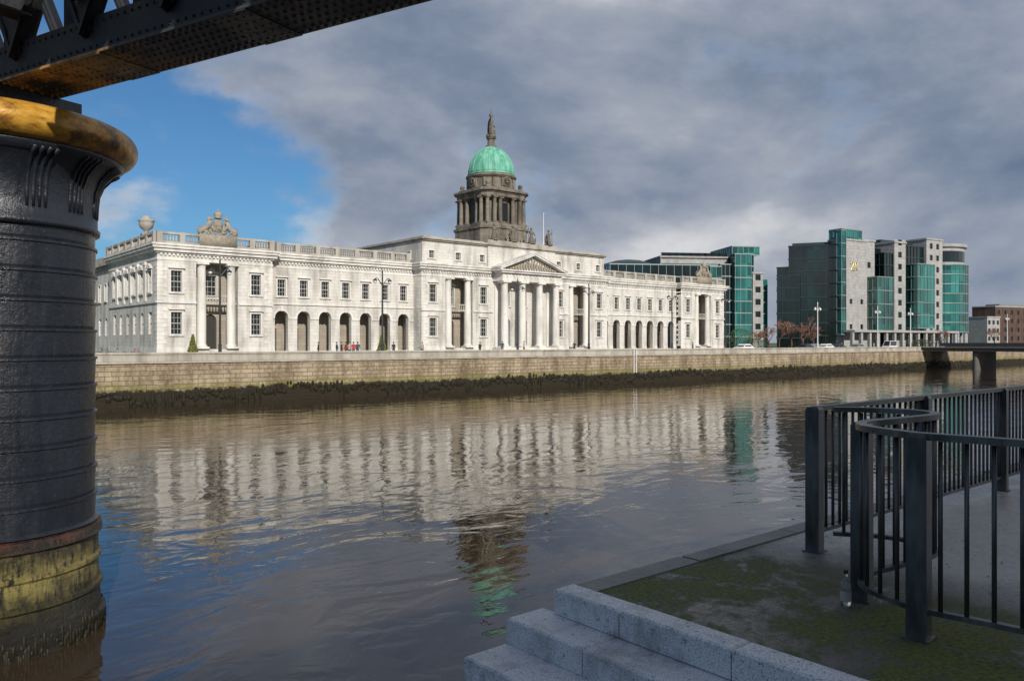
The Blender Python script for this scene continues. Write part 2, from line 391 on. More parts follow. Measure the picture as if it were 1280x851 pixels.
def recess(parent,c,y,D0=2.5,half=2.6,x_off=0):
    m=MB(); P=frame2((c-half,y+D0),(1,0)); L=2*half
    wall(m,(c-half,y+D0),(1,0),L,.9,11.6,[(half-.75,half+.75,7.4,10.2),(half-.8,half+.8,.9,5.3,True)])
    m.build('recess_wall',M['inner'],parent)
    window(parent,P,(1,0),half,7.4,1.5,2.8,'ped')
    b=MB(); b.box(c-half,c+half,y+.35,y+.6,6.5,6.75); b.box(c-half,c+half,y+.37,y+.57,7.45,7.6)
    for i in range(13):
        x=c-half+.35+i*(2*half-.7)/12; b.lathe([(.06,6.75),(.1,6.95),(.05,7.2),(.08,7.45)],x,y+.47,6,cap=False)
    b.build('balcony',M['balustrade'],parent)
    d=MB(); d.box(c-.8,c+.8,y+D0+.3,y+D0+.36,.9,5.3); d.build('door',M['door_dark'],parent)
    for s in (-1,1): column(parent,c+s*(half-.75),y+.35,.95,11.58,.56)
def pavilion(x0,ymax):
    c=x0+7.15; P=frame2((x0,0),(1,0)); m=MB()
    wc=[2.2,12.1]
    ops=[(4.55,9.75,.9,11.6,False,2.5)]
    for s in wc: ops+=[(s-.65,s+.65,2.7,5.4),(s-.65,s+.65,7.8,10.4)]
    wall(m,(x0,0),(1,0),14.3,0,13.56,ops)
    m.build('wall',M['stone'],CH)
    for s in wc: window(CH,P,(1,0),s,2.7,1.3,2.7,'hood'); window(CH,P,(1,0),s,7.8,1.3,2.6,'ped')
    recess(CH,c,0)
    for a,b in((x0-.1,x0+4.5),(x0+9.8,x0+14.4)):
        part('plinth',M['trim'],CH,(a,b,-.1,-.003,0,1.05)); part('string_course',M['trim'],CH,(a,b,-.18,-.004,6.45,6.75))
    for q,s in((x0,1),(x0+14.3,-1)): quoin(q,0,s,1.05,6.4); quoin(q,0,s,6.8,11.6)
    cornice_run(CH,x0,x0+14.3,0,ymax,True,True)
    part('roof',M['lead'],CH,(x0+.4,x0+13.9,.4,ymax-.4,13.565,13.9))
    balus(CH,(x0-.1,-.15),(x0+14.4,-.15),ped=2.9)
pavilion(0,22); pavilion(99.3,22)
# west side
P=frame2((0,22),(0,-1)); m=MB(); ops=[]; ss=[3.0,6.2,9.4,12.6,15.8,19.2]
for s in ss: ops+=[(s-.65,s+.65,2.7,5.4,s in ss[1:5]),(s-.65,s+.65,7.8,10.4)]
wall(m,(0,22),(0,-1),22,0,13.55,ops); m.build('side_wall',M['stone'],CH)
for s in ss:
    window(CH,P,(0,-1),s,2.7,1.3,2.7,'none'); window(CH,P,(0,-1),s,7.8,1.3,2.6,'ped')
part('plinth',M['trim'],CH,(-.1,-.003,0,22,0,1.04)); part('string_course',M['trim'],CH,(-.18,-.004,0,22,6.46,6.76))
for s in (4.6,7.8,11.0,14.2,17.4):
    q=MB(); q.box(-.22,-.006,22-s-.4,22-s+.4,6.8,11.58); q.box(-.3,-.006,22-s-.48,22-s+.48,11.2,11.585); q.build('pilaster',M['trim'],CH)
balus(CH,(-.15,22),(-.15,.15),ped=3.1)
m=MB(); ops=[]; sw=[2.5+i*3.6 for i in range(10)]
for s in sw: ops+=[(s-.6,s+.6,2.7,5.2),(s-.6,s+.6,7.8,10.2)]
wall(m,(1.2,60),(0,-1),38,0,12.9,ops); m.build('side_wall',M['stone'],CH)
P=frame2((1.2,60),(0,-1))
for s in sw:
    window(CH,P,(0,-1),s,2.7,1.2,2.5,'none'); window(CH,P,(0,-1),s,7.8,1.2,2.4,'plain')
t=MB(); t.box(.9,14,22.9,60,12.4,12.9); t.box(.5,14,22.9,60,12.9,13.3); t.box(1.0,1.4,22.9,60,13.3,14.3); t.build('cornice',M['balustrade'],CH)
m=MB(); wall(m,(113.6,0),(0,1),60,0,13.5,[]); wall(m,(113.6,60),(-1,0),112.4,0,12.8,[]); m.build('rear_wall',M['stone'],CH)
# wings
def wing(x0):
    L=22.6; y=1.2; P=frame2((x0,y),(1,0)); m=MB(); ops=[]; cs=[.2+1.585+3.17*i for i in range(7)]
    for s in cs: ops+=[(s-.92,s+.92,.6,5.95,True,.7),(s-.58,s+.58,7.9,10.1)]
    wall(m,(x0,y),(1,0),L,0,13.56,ops); m.build('arcade_wall',M['stone'],CH)
    for s in cs:
        window(CH,P,(1,0),s,7.9,1.16,2.2,'hood')
        k=MB(); K=12
        for i in range(K):
            a0,a1=PI*i/K,PI*(i+1)/K; r0,r1=.94,1.24; cz=5.03
            pr=[(-r0*math.cos(a0),r0*math.sin(a0)),(-r1*math.cos(a0),r1*math.sin(a0)),(-r1*math.cos(a1),r1*math.sin(a1)),(-r0*math.cos(a1),r0*math.sin(a1))]
            v=[(x0+s+p[0],y-.09,cz+p[1]) for p in pr]+[(x0+s+p[0],y,cz+p[1]) for p in pr]
            k.add(v,[(0,3,2,1),(0,1,5,4),(2,3,7,6)])
        k.box(x0+s-.16,x0+s+.16,y-.16,y-.004,5.9,6.5)
        k.build('arch_moulding',M['trim'],CH)
    yb=2.8
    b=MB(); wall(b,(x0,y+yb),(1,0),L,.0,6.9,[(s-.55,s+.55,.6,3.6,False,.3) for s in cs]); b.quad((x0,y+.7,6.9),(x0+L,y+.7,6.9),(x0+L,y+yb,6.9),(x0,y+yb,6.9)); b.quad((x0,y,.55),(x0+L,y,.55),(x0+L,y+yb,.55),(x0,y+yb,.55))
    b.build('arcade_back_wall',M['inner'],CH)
    for s in cs: part('door',M['door_tan'],CH,(x0+s-.55,x0+s+.55,y+yb+.25,y+yb+.3,.6,3.6))
    for i in range(8):
        xa=x0+(.2+3.17*i-.645 if i>0 else 0); xb=x0+min(.2+3.17*i+.645,L)
        part('impost',M['trim'],CH,(xa+.02,xb-.02,y-.12,y-.003,4.85,5.05)); part('plinth',M['trim'],CH,(xa+.02,xb-.02,y-.1,y-.004,0,1.0))
    part('string_course',M['trim'],CH,(x0+.05,x0+L-.05,y-.18,y-.005,6.75,7.0))
    cornice_run(CH,x0,x0+L,y,13,False,False)
    r=MB(); r.box(x0,x0+L,y+.8,13,13.57,13.8)
    r.add([(x0,y+1.5,13.8),(x0+L,y+1.5,13.8),(x0+L,7,15.3),(x0,7,15.3),(x0,12.8,13.8),(x0+L,12.8,13.8)],[(0,1,2,3),(3,2,5,4)])
    r.build('roof',M['lead'],CH)
    balus(CH,(x0+.9,y-.3),(x0+L-.9,y-.3),ped=3.17)
wing(14.3); wing(76.7)
# central block
CX=56.8; y=-1.0; x0=36.9; L=39.8; P=frame2((x0,y),(1,0)); m=MB(); ops=[]
wins=[38.9,48.5,65.1,74.7]
for X in wins: ops+=[(X-x0-.65,X-x0+.65,2.7,5.4),(X-x0-.65,X-x0+.65,7.8,10.4)]
for c in (43.8,69.8): ops.append((c-x0-2.6,c-x0+2.6,.9,11.6,False,2.5))
for X in (53.2,56.8,60.4): ops+=[(X-x0-.85,X-x0+.85,.9,5.6,True,.6),(X-x0-.65,X-x0+.65,7.6,10.2)]
wall(m,(x0,y),(1,0),L,0,13.56,ops)
wall(m,(x0,y+14),(0,-1),14,0,13.55,[]); wall(m,(x0+L,y),(0,1),14,0,13.55,[])
m.build('wall',M['stone'],CH)
for X in wins: window(CH,P,(1,0),X-x0,2.7,1.3,2.7,'hood'); window(CH,P,(1,0),X-x0,7.8,1.3,2.6,'ped')
for X in (53.2,56.8,60.4):
    window(CH,P,(1,0),X-x0,7.6,1.3,2.6,'plain')
    part('door',M['door_blue'] if X<53.5 else M['door_dark'],CH,(X-.85,X+.85,y+.5,y+.55,.9,5.6))
recess(CH,43.8,y); recess(CH,69.8,y)
for a,b in((x0-.1,41.15),(46.45,50.4),(63.2,67.15),(72.45,x0+L+.1)):
    part('plinth',M['trim'],CH,(a,b,y-.1,y-.003,0,1.05)); part('string_course',M['trim'],CH,(a,b,y-.18,y-.004,6.45,6.75))
for q,s in((x0,1),(x0+L,-1)): quoin(q,y,s,1.05,6.4); quoin(q,y,s,6.8,11.6)
cornice_run(CH,x0,x0+L,y,18,True,True)
# attic
ya=y+.35; m=MB(); ax0=x0+.35; aL=L-.7; Pa=frame2((ax0,ya),(1,0))
aw=[X-ax0 for X in (38.9,43.8,48.5,65.1,69.8,74.7)]
wall(m,(ax0,ya),(1,0),aL,13.56,17.0,[(s-.5,s+.5,14.4,15.5) for s in aw])
wall(m,(ax0,18),(0,-1),18-ya,13.56,17.0,[(s-.5,s+.5,14.4,15.5) for s in (3,7,11,15)]); wall(m,(ax0+aL,ya),(0,1),18-ya,13.56,17.0,[])
m.box(ax0+aL/2-7.3,ax0+aL/2+7.3,ya-.25,ya-.003,13.58,17.0)
m.build('attic_wall',M['stone'],CH)
for s in aw: window(CH,Pa,(1,0),s,14.4,1.0,1.1,'plain')
Pb=frame2((ax0,18),(0,-1))
for s in (3,7,11,15): window(CH,Pb,(0,-1),s,14.4,1.0,1.1,'plain')
t=MB(); t.box(ax0-.12,ax0+aL+.12,ya-.35,18,16.95,17.15); t.box(ax0-.35,ax0+aL+.35,ya-.6,18.2,17.15,17.4); t.box(ax0+.6,ax0+aL-.6,ya+.5,17,17.4,17.7)
t.box(CX-7.5,CX+7.5,ya-.4,ya+.6,17.4,18.0)
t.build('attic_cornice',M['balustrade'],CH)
# portico
t=MB(); t.box(50.2,63.4,-3.7,-1.1,0,.9)
for i in range(4): t.box(50.1-.3*i,63.5+.3*i,-4.0-.35*i,-3.7-.35*(i),0,.9-.2*(i+1))
t.build('portico_steps',M['trim'],CH)
for X in (51.25,54.95,58.65,62.35): column(CH,X,-2.9,.9,11.4,.60)
for X in (51.25,62.35): part('pilaster',M['trim'],CH,(X-.55,X+.55,-1.25,-1.003,.95,11.4))
t=MB(); t.box(50.35,63.25,-3.55,-1.0,11.4,12.0); t.box(50.45,63.15,-3.45,-1.0,12.0,12.66)
t.box(49.9,63.7,-3.95,-1.9,12.66,12.95); t.box(49.6,64.0,-4.2,-1.9,12.95,13.15)
x=50.5
while x<62.9: t.box(x,x+.35,-3.52,-3.452,12.05,12.6); x+=.72
t.build('entablature',M['trim'],CH)
t=MB(); zb,za=13.15,15.9
t.add([(50.2,-3.0,zb),(63.4,-3.0,zb),(CX,-3.0,za-.25),(50.2,-.9,zb),(63.4,-.9,zb),(CX,-.9,za-.25)],[(0,1,2),(0,2,5,3),(1,4,5,2)])
for s in (-1,1):
    for w_,h_,off in((.9,.3,0),(1.15,.14,.2)):
        t.beam((CX+s*7.25,-3.55,zb+.12+off),(CX,-3.55,za-.02+off),w_,h_)
        t.beam((CX+s*7.25,-2.0,zb+.12+off),(CX,-2.0,za-.02+off),2.2,h_)
t.build('pediment',M['trim'],CH)
m=MB(); random.seed(3)
for i in range(19):
    X=CX-5.1+i*.567; hh=(1-abs(X-CX)/6.3)*2.1
    m.ell((X,-3.12,zb+.1+hh*.4),(.24,.18,hh*.42)); m.ell((X+random.uniform(-.1,.1),-3.24,zb+.15+hh*.85),(.14,.12,.16))
    m.tube([(X,-3.16,zb+hh*.6),(X+random.uniform(-.6,.6),-3.22,zb+hh*random.uniform(.3,.9))],.08,5)
m.build('pediment_sculpture',M['arms'],CH,smooth=True)
# statues
def figure(arm=1,seed=0,h=2.5,fat=1.0):
    random.seed(seed); m=MB(); k=h/2.5
    m.box(-.46*k,.46*k,-.46*k,.46*k,0,.28*k)
    n=18
    prof=[(.40,.28),(.42,.45),(.35,.8),(.31,1.1),(.25,1.38),(.30,1.6),(.37,1.84),(.22,1.97),(.09,2.03),(.08,2.14)]
    o=MB(); o.lathe(prof,0,0,n)
    for i,(a,b,c) in enumerate(o.v):
        ang=math.atan2(b,a); f=1+.16*math.sin(ang*6+c*2+seed)*(1 if c<1.3 else .3)
        o.v[i]=(a*f*1.05*k*fat,b*f*.8*k*fat,c*k)
    m.add(o.v,o.f)
    m.ell((0,-.02*k,2.29*k),(.16*k,.18*k,.21*k)); m.ell((0,.06*k,2.34*k),(.18*k,.17*k,.19*k)); m.ell((0,-.19*k,2.26*k),(.025*k,.04*k,.04*k),6,4)
    s=arm
    m.tube([(s*.33*k,0,1.84*k),(s*.66*k,-.05*k,1.52*k),(s*.56*k,-.30*k,1.25*k)],[.12*k,.10*k,.07*k],7)
    m.tube([(-s*.33*k,0,1.84*k),(-s*.66*k,-.05*k,1.9*k),(-s*.82*k,-.12*k,2.28*k)],[.12*k,.09*k,.07*k],7)
    m.tube([(-s*.84*k,-.13*k,.1*k),(-s*.82*k,-.13*k,2.7*k)],.05*k,6)
    m.tube([(s*.1*k,.2*k,1.8*k),(s*.42*k,.28*k,1.1*k),(s*.36*k,.3*k,.4*k)],[.12*k,.18*k,.14*k],7)
    m.ell((s*.56*k,-.3*k,.6*k),(.14*k,.14*k,.42*k))
    return m.mesh('statue',M['statue'],True)
for i,X in enumerate((50.9,54.8,58.8,62.7)):
    link('statue',figure((-1)**i,i,2.7),CH,(X,ya-.1,18.0),.2*(i-1.5))
m=MB(); m.tube([(66.8,5,17.4),(66.8,5,24.5)],[.07,.04],8); m.ell((66.8,5,24.55),(.12,.12,.12)); m.build('flagpole',M['white'],CH)
# tower and dome
TY=7.4; DM=link('tower',None,CH,(CX,TY,0))
def chsq(m,h,c,z0,z1):
    p=[(-h+c,-h),(h-c,-h),(h,-h+c),(h,h-c),(h-c,h),(-h+c,h),(-h,h-c),(-h,-h+c)]
    v=[(a,b,z0) for a,b in p]+[(a,b,z1) for a,b in p]
    m.add(v,[tuple(reversed(range(8))),tuple(range(8,16))]+[(i,(i+1)%8,8+(i+1)%8,8+i) for i in range(8)])
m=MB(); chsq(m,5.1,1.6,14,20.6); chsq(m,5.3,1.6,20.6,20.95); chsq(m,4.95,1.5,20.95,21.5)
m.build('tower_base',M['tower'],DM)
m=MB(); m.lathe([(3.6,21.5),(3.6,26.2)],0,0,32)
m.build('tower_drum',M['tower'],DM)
for k in range(4):
    a=k*PI/2
    for dx in (-3.95,-2.75,-1.35,1.35,2.75,3.95):
        dd=4.35 if abs(dx)<3.9 else 3.95
        if abs(dx)<2 : dd=4.15
        X=dx*math.cos(a)+dd*math.sin(a); Y=dx*math.sin(a)-dd*math.cos(a)
        if abs(dx)>3.9 and k%2==1: continue
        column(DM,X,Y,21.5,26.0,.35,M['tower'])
    g=MB(); g.box(-1.2,1.2,-4.6,-3.0,21.52,26.0); g.build('corner_pier',M['tower'],DM,(0,0,0),a+PI/4)
    g=MB(); g.box(-.6,.6,-3.72,-3.45,22.2,25.2); g.build('tower_window',M['winglass'],DM,(0,0,0),a)
m=MB(); chsq(m,4.75,1.3,26.0,26.6); chsq(m,4.9,1.35,26.6,26.85); chsq(m,5.25,1.5,26.85,27.15); chsq(m,4.6,1.4,27.15,27.5)
for k in range(4):
    a=k*PI/2+PI/4; m.lathe([(.5,27.4),(.55,27.7),(.28,27.9),(.42,28.3),(.25,28.6)],5.0*math.cos(a),5.0*math.sin(a),10)
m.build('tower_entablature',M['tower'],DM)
m=MB(); m.lathe([(4.15,27.5),(4.15,27.8),(3.9,27.9),(3.9,29.4),(4.1,29.5),(4.35,29.75),(4.35,29.95),(4.05,30.0),(4.05,30.25)],0,0,40)
for k in range(16):
    a=2*PI*k/16+PI/16; m.beam((3.98*math.cos(a),3.98*math.sin(a),27.9),(3.98*math.cos(a),3.98*math.sin(a),29.4),.35,.35)
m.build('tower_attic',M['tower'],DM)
for k in range(4):
    a=k*PI/2
    c=MB()
    c.lathe([(.02,0),(.85,0),(.85,.16),(.74,.2)],0,0,24,cap=False)
    o=c.build('clock',M['tower'],DM,(4.1*math.sin(a),-4.1*math.cos(a),28.65)); o.rotation_euler=(PI/2,0,a)
    f=MB(); f.lathe([(0.0,.17),(.74,.17)],0,0,24,cap=False); f.build('clock_face',M['door_dark'],o)
    h=MB(); h.box(-.025,.025,-.1,.6,.18,.2); h.box(-.1,.4,-.03,.03,.205,.22)
    for q in range(12):
        b=2*PI*q/12; h.beam((.56*math.cos(b),.56*math.sin(b),.185),(.70*math.cos(b),.70*math.sin(b),.185),.04,.02)
    h.build('clock_hand',M['gold'],o)
prof=[]
for i in range(15):
    t_=i/14; r=3.95*math.cos(t_*PI/2*.93); z=30.25+5.0*math.sin(t_*PI/2*.93)/math.sin(PI/2*.93); prof.append((r,z))
m=MB(); m.lathe(prof,0,0,48); D_=m.build('dome',M['copper'],DM,smooth=True)
m=MB()
for k in range(24):
    a=2*PI*k/24; m.tube([(r*math.cos(a)*1.003,r*math.sin(a)*1.003,z) for r,z in prof],.06,5)
m.lathe([(4.08,30.2),(4.1,30.3),(4.0,30.42)],0,0,48,cap=False)
m.build('dome_rib',M['copper'],D_,smooth=True)
m=MB(); m.lathe([(.95,35.15),(.95,35.4),(.65,35.5),(.6,36.5),(.8,36.6),(.8,36.8)],0,0,12); m.build('dome_pedestal',M['tower'],DM)
link('statue',figure(1,11,4.2,.85),DM,(0,0,36.8),.75)
# coat of arms + urn
def arms(x,y):
    m=MB(); z=14.95
    m.box(-2.3,2.3,-.35,.35,z-1.35,z+.15)
    m.ell((0,-.1,z+1.25),(.62,.22,.9)); m.ell((0,-.26,z+1.25),(.42,.13,.62))
    m.box(-.05,.05,-.42,-.3,z+.7,z+1.8); m.box(-.38,.38,-.41,-.3,z+1.2,z+1.3)
    m.lathe([(.45,z+2.15),(.5,z+2.28),(.40,z+2.4),(.58,z+2.7),(.35,z+2.95),(.08,z+3.05)],0,0,10); m.ell((0,0,z+3.2),(.1,.1,.18))
    random.seed(13)
    for s in (-1,1):
        m.tube([(s*2.35,0,z+.2),(s*2.0,0,z+.62),(s*1.55,-.05,z+.85),(s*1.15,-.1,z+1.35),(s*.98,-.15,z+1.85)],[.24,.40,.32,.36,.2],9)
        m.ell((s*1.0,-.22,z+2.05),(.19,.24,.22)); m.ell((s*.86,-.32,z+2.0),(.16,.1,.1)); m.ell((s*1.12,-.1,z+2.0),(.28,.2,.33))
        m.tube([(s*1.1,-.15,z+1.5),(s*.8,-.35,z+1.55),(s*.62,-.4,z+1.85)],[.12,.09,.06],6); m.tube([(s*1.15,-.15,z+1.2),(s*.85,-.35,z+.95),(s*.7,-.35,z+.5)],[.12,.09,.07],6)
        m.tube([(s*1.95,-.1,z+.5),(s*1.5,-.25,z+.5),(s*1.35,-.3,z+.18)],[.2,.13,.09],6)
        m.tube([(s*2.3,0,z+.3),(s*2.65,0,z+.6),(s*2.5,0,z+1.05),(s*2.2,0,z+1.2)],[.06,.05,.05,.11],6)
        for q in range(7): m.ell((s*random.uniform(.2,2.2),-.3,z+random.uniform(.1,.4)),(.2,.12,.16),6,4)
        for q in range(5): m.tube([(s*(.55+.1*q),-.05,z+2.0+.1*q),(s*(.8+.12*q),-.05,z+2.15+.05*q)],[.08,.04],5)
        m.ell((s*.75,0,z+.75),(.45,.2,.6))
    return m.build('coat_of_arms',M['arms'],CH,(x,y,0),smooth=True)
arms(7.15,-.2); arms(106.45,-.2)
m=MB(); m.box(-.55,.55,-.55,.55,14.9,15.4); m.lathe([(.35,15.4),(.25,15.6),(.3,15.75),(.75,16.1),(.9,16.6),(.85,16.85),(1.0,16.95),(.95,17.1),(.6,17.2),(.5,17.5),(.2,17.65)],0,0,16); m.build('urn',M['balustrade'],CH,(.6,6.5,0),smooth=True)
# ------------------------------------------------------------------ ground, road, quays, water
def sheet(name,u0,u1,n0,n1,z,mat,label,cat):
    m=MB(); m.quad((u0,n0,z),(u1,n0,z),(u1,n1,z),(u0,n1,z)); return struct(m.build(name,mat,None,(0,0,0),TH),label,cat)
sheet('water',-400,1600,-30,80,-3.94,M['water'],'brown rippled river water reflecting the sky and buildings','river')
sheet('ground',-1500,3000,76.3,4000,0,M['grass'],'flat land beyond the far quay','ground')
sheet('road',-400,900,80,88.5,.008,M['asphalt'],'grey asphalt road along the far quay','road')
m=MB(); m.box(-400,900,76.4,80,-.1,.12); m.box(-400,900,88.5,98,-.1,.12)
struct(m.build('pavement',M['farpave'],None,(0,0,0),TH),'pale paving beside the far quay road','pavement')
m=MB()
for i in range(160): m.box(-100+i*4,-98+i*4,84.1,84.25,.012,.0125)
struct(m.build('road_marking',M['white'],None,(0,0,0),TH),'white dashes along the middle of the far road','road marking')
QW=thing('quay_wall','long weathered stone quay wall with pale parapet across the river below the domed building','wall',(0,0,0),TH)
m=MB(); m.box(-400,900,75.9,76.9,-6,-.16); m.build('wall_face',M['quay'],QW)
m=MB()
m.box(-400,900,75.72,76.5,-.16,.0); m.box(-400,900,76.0,76.35,0,.66)
for i in range(420):
    if -200<i*3.0-300<600: m.box(i*3-300,i*3-300+2.97,75.9,76.45,.66,.82)
m.build('parapet',M['parapet'],QW)
m=MB(); random.seed(5); u=5.0
while u<230:
    h=random.uniform(.5,1.3)*(.5+.6*math.sin(u*.35)**2); w=random.uniform(.2,.6); z1=-2.55+random.uniform(-.6,.2)+.3*math.sin(u*.21)
    m.ell((u,75.86,z1-h*.5),(w*.5,.13,h*.5),6,4); u+=random.uniform(.14,.42)
o=m.build('hanging_weed',M['weed'],QW); o['kind']='stuff'
ul=PN(793,75.9)
LD=thing('wall_ladder','narrow white metal ladder fixed to the far quay wall','ladder',W(ul,75.75),TH)
for s in (-.28,.28):
    m=MB(); m.beam((s,0,-2.6),(s,0,.95),.09,.09); m.build('rail',M['white'],LD)
m=MB()
for i in range(11): m.tube([(-.28,0,-2.4+i*.32),(.28,0,-2.4+i*.32)],.03,5)
m.build('rung',M['white'],LD)
# ------------------------------------------------------------------ near quay
NU,NN=3.81,4.0
m=MB()
m.quad((NU+.19,-400,0),(900,-400,0),(900,NN-.02,0),(NU+.19,NN-.02,0)); m.quad((-400,-400,0),(NU+.19,-400,0),(NU+.19,.8,0),(-400,.8,0))
struct(m.build('quay_pavement',M['pave'],None,(0,0,0),TH),'dark wet mossy paving beside the steps on the near quay','pavement')
NW=thing('near_quay_wall','rough stone edge of the near quay dropping to the water','wall',(0,0,0),TH)
m=MB()
u=NU+.20; random.seed(9)
while u<60:
    w=random.uniform(.9,1.5); m.box(u,u+w-.012,NN-.16,NN+random.uniform(.02,.07),-.16,.012+random.uniform(-.008,.008)); u+=w
m.build('coping',M['coping'],NW)
m=MB(); m.box(NU+.02,300,NN-.3,NN+.015,-6,-.17); m.box(-60,NU,.4,.8,-6,-.005); m.build('wall_face',M['quay'],NW)
ST=thing('stone_steps','speckled grey granite steps going down to the river at the bottom of the picture','steps',(0,0,0),TH)
random.seed(21)
def granite_block(m,x0,x1,y0,y1,z0,z1,b=.012):
    dz=random.uniform(-.004,.004); z1+=dz
    v=[(x0,y0,z0),(x1,y0,z0),(x1,y1,z0),(x0,y1,z0),(x0,y0,z1-b),(x1,y0,z1-b),(x1,y1,z1-b),(x0,y1,z1-b),(x0+b,y0+b,z1),(x1-b,y0+b,z1),(x1-b,y1-b,z1),(x0+b,y1-b,z1)]
    m.add(v,[(0,3,2,1),(0,1,5,4),(1,2,6,5),(2,3,7,6),(3,0,4,7),(4,5,9,8),(5,6,10,9),(6,7,11,10),(7,4,8,11),(8,9,10,11)])
xe=[NU,NU-.30,NU-.66]+[NU-.66-.34*i for i in range(1,22)]
for i in range(20):
    z1=.014-.175*i; m=MB(); y=.8; yend=4.06 if i==0 else 4.22
    xr=NU+.19 if i==0 else xe[i-1]+.04
    while y<yend-.05:
        w=random.uniform(.75,1.15); ye=y+w
        if yend-ye<.5: ye=yend
        granite_block(m,xe[i],xr,y,ye-.009,z1-.172,z1); y=ye
    m.build('step',M['granite'],ST)
m=MB()
for i in range(1,20): m.box(xe[i]+.05,NU-.01,.85,4.0,-6+.003*i,.012-.175*i-.18)
m.build('stair_core',M['quay'],ST)
# ------------------------------------------------------------------ railings
def rail_posts(parent,pts):
    for (u,n) in pts:
        m=MB(); a=.056
        m.box(-a,a,-a,a,0,1.17); m.add([(-a,-a,1.17),(a,-a,1.17),(a,a,1.17),(-a,a,1.17),(-a*.7,-a*.7,1.19),(a*.7,-a*.7,1.19),(a*.7,a*.7,1.19),(-a*.7,a*.7,1.19)],[(4,5,6,7),(0,1,5,4),(1,2,6,5),(2,3,7,6),(3,0,4,7)])
        m.box(-a*1.35,a*1.35,-a*1.35,a*1.35,0,.012)
        m.build('post',M['rail'],parent,(u,n,0),.12)
def railing(parent,path,posts,maxbars=200,sp=.135,ztop=1.2):
    pts=[Vector((u,n,0)) for u,n in path]
    for name,z,w,h in(('top_rail',ztop-.025,.07,.04),('bottom_rail',.16,.045,.03)):
        m=MB()
        vs=[];fs=[]
        for j,p in enumerate(pts):
            d=(pts[min(j+1,len(pts)-1)]-pts[max(j-1,0)]).normalized(); nn=Vector((-d.y,d.x,0))*w/2
            vs+=[p+nn+Vector((0,0,z-h/2)),p-nn+Vector((0,0,z-h/2)),p-nn+Vector((0,0,z+h/2)),p+nn+Vector((0,0,z+h/2))]
        for j in range(len(pts)-1):
            for i in range(4): fs.append((j*4+i,j*4+(i+1)%4,(j+1)*4+(i+1)%4,(j+1)*4+i))
        fs.append((0,1,2,3)); e=(len(pts)-1)*4; fs.append((e,e+3,e+2,e+1))
        m.add(vs,fs); m.build(name,M['rail'],parent)
    bm_=MB(); bm_.tube([(0,0,.17),(0,0,ztop-.05)],.0138,8); bar=bm_.mesh('bar',M['rail'],True)
    rest=MB(); cnt=0; acc=0; nxt=sp*.6
    for j in range(len(pts)-1):
        a,b=pts[j],pts[j+1]; L=(b-a).length
        while nxt<=acc+L:
            p=a+(b-a)*((nxt-acc)/L); nxt+=sp
            if any((p.x-q[0])**2+(p.y-q[1])**2<.07**2 for q in posts): continue
            if cnt<maxbars: link('bar',bar,parent,(p.x,p.y,0))
            else: rest.tube([(p.x,p.y,.17),(p.x,p.y,ztop-.05)],.0138,6)
            cnt+=1
        acc+=L
    if rest.v: o=rest.build('bar',M['rail'],parent); o['kind']='stuff'
    rail_posts(parent,posts)
def catmull(P_,k=8):
    out=[]
    Q=[P_[0]]+P_+[P_[-1]]
    for i in range(1,len(Q)-2):
        for j in range(k):
            t=j/k; a,b,c,d=Q[i-1],Q[i],Q[i+1],Q[i+2]
            out.append(tuple(.5*((2*b[q])+(-a[q]+c[q])*t+(2*a[q]-5*b[q]+4*c[q]-d[q])*t*t+(-a[q]+3*b[q]-3*c[q]+d[q])*t**3) for q in (0,1)))
    out.append(P_[-1]); return out
RA=thing('quay_railing','long straight metal railing receding along the river edge','railing',(0,0,0),TH)
railing(RA,[(6.17,3.43)]+[(6.17+2.1*i,3.43) for i in range(1,30)],[(6.17+2.1*i,3.43) for i in range(0,30)],95,.115)
RB=thing('curved_railing','curved metal railing with thick square posts at the head of the steps','railing',(0,0,0),TH)
pathB=catmull([(6.23,3.3),(6.42,3.02),(6.44,2.68),(6.2,2.50),(5.7,2.53),(5.27,2.57),(5.0,2.42),(4.84,2.05)])+[(4.92,1.5),(5.02,.97),(5.4,-1.1),(5.8,-3.3)]
railing(RB,pathB,[(5.25,2.58),(4.82,2.03),(5.17,.17),(5.6,-2.2)],95)
# bottle
BT=thing('glass_bottle','small clear glass bottle standing on the mossy paving by the railing post','bottle',(2.19,5.25,0))
def bottlem():
    t=NT('clear_bottle_glass'); co=t.coord(); b=t.n('ShaderNodeBsdfPrincipled'); b.inputs['Base Color'].default_value=(.75,.8,.78,1)
    b.inputs['Transmission Weight'].default_value=.85; t.set(b.inputs['Roughness'],t.mapr(t.noise(co,20),.3,.7,.03,.15))
    o=t.n('ShaderNodeOutputMaterial'); t.t.links.new(b.outputs[0],o.inputs[0]); return t.mat
m=MB(); m.lathe([(.030,0),(.034,.005),(.034,.12),(.028,.145),(.013,.17),(.012,.20),(.014,.202),(.014,.208)],0,0,20); m.build('glass',bottlem(),BT,smooth=True)
m=MB(); m.lathe([(.0347,.03),(.0347,.095)],0,0,20,cap=False); m.build('paper_label',M['paper'],BT)
m=MB(); m.lathe([(.015,.2085),(.015,.23)],0,0,14); m.build('cap',M['door_dark'],BT)
m=MB(); random.seed(31)
for i in range(420):
    u=random.uniform(4.1,7.5); n=random.uniform(.5,3.8); r=random.uniform(.004,.014)
    a=random.uniform(0,PI); z=.004
    m.add([(u+r*math.cos(a),n+r*math.sin(a),z),(u+r*.7*math.cos(a+1.8),n+r*.7*math.sin(a+1.8),z+r*.3),(u+r*math.cos(a+3.3),n+r*math.sin(a+3.3),z),(u+r*.8*math.cos(a+4.6),n+r*.8*math.sin(a+4.6),z+r*.5)],[(0,1,2,3)])
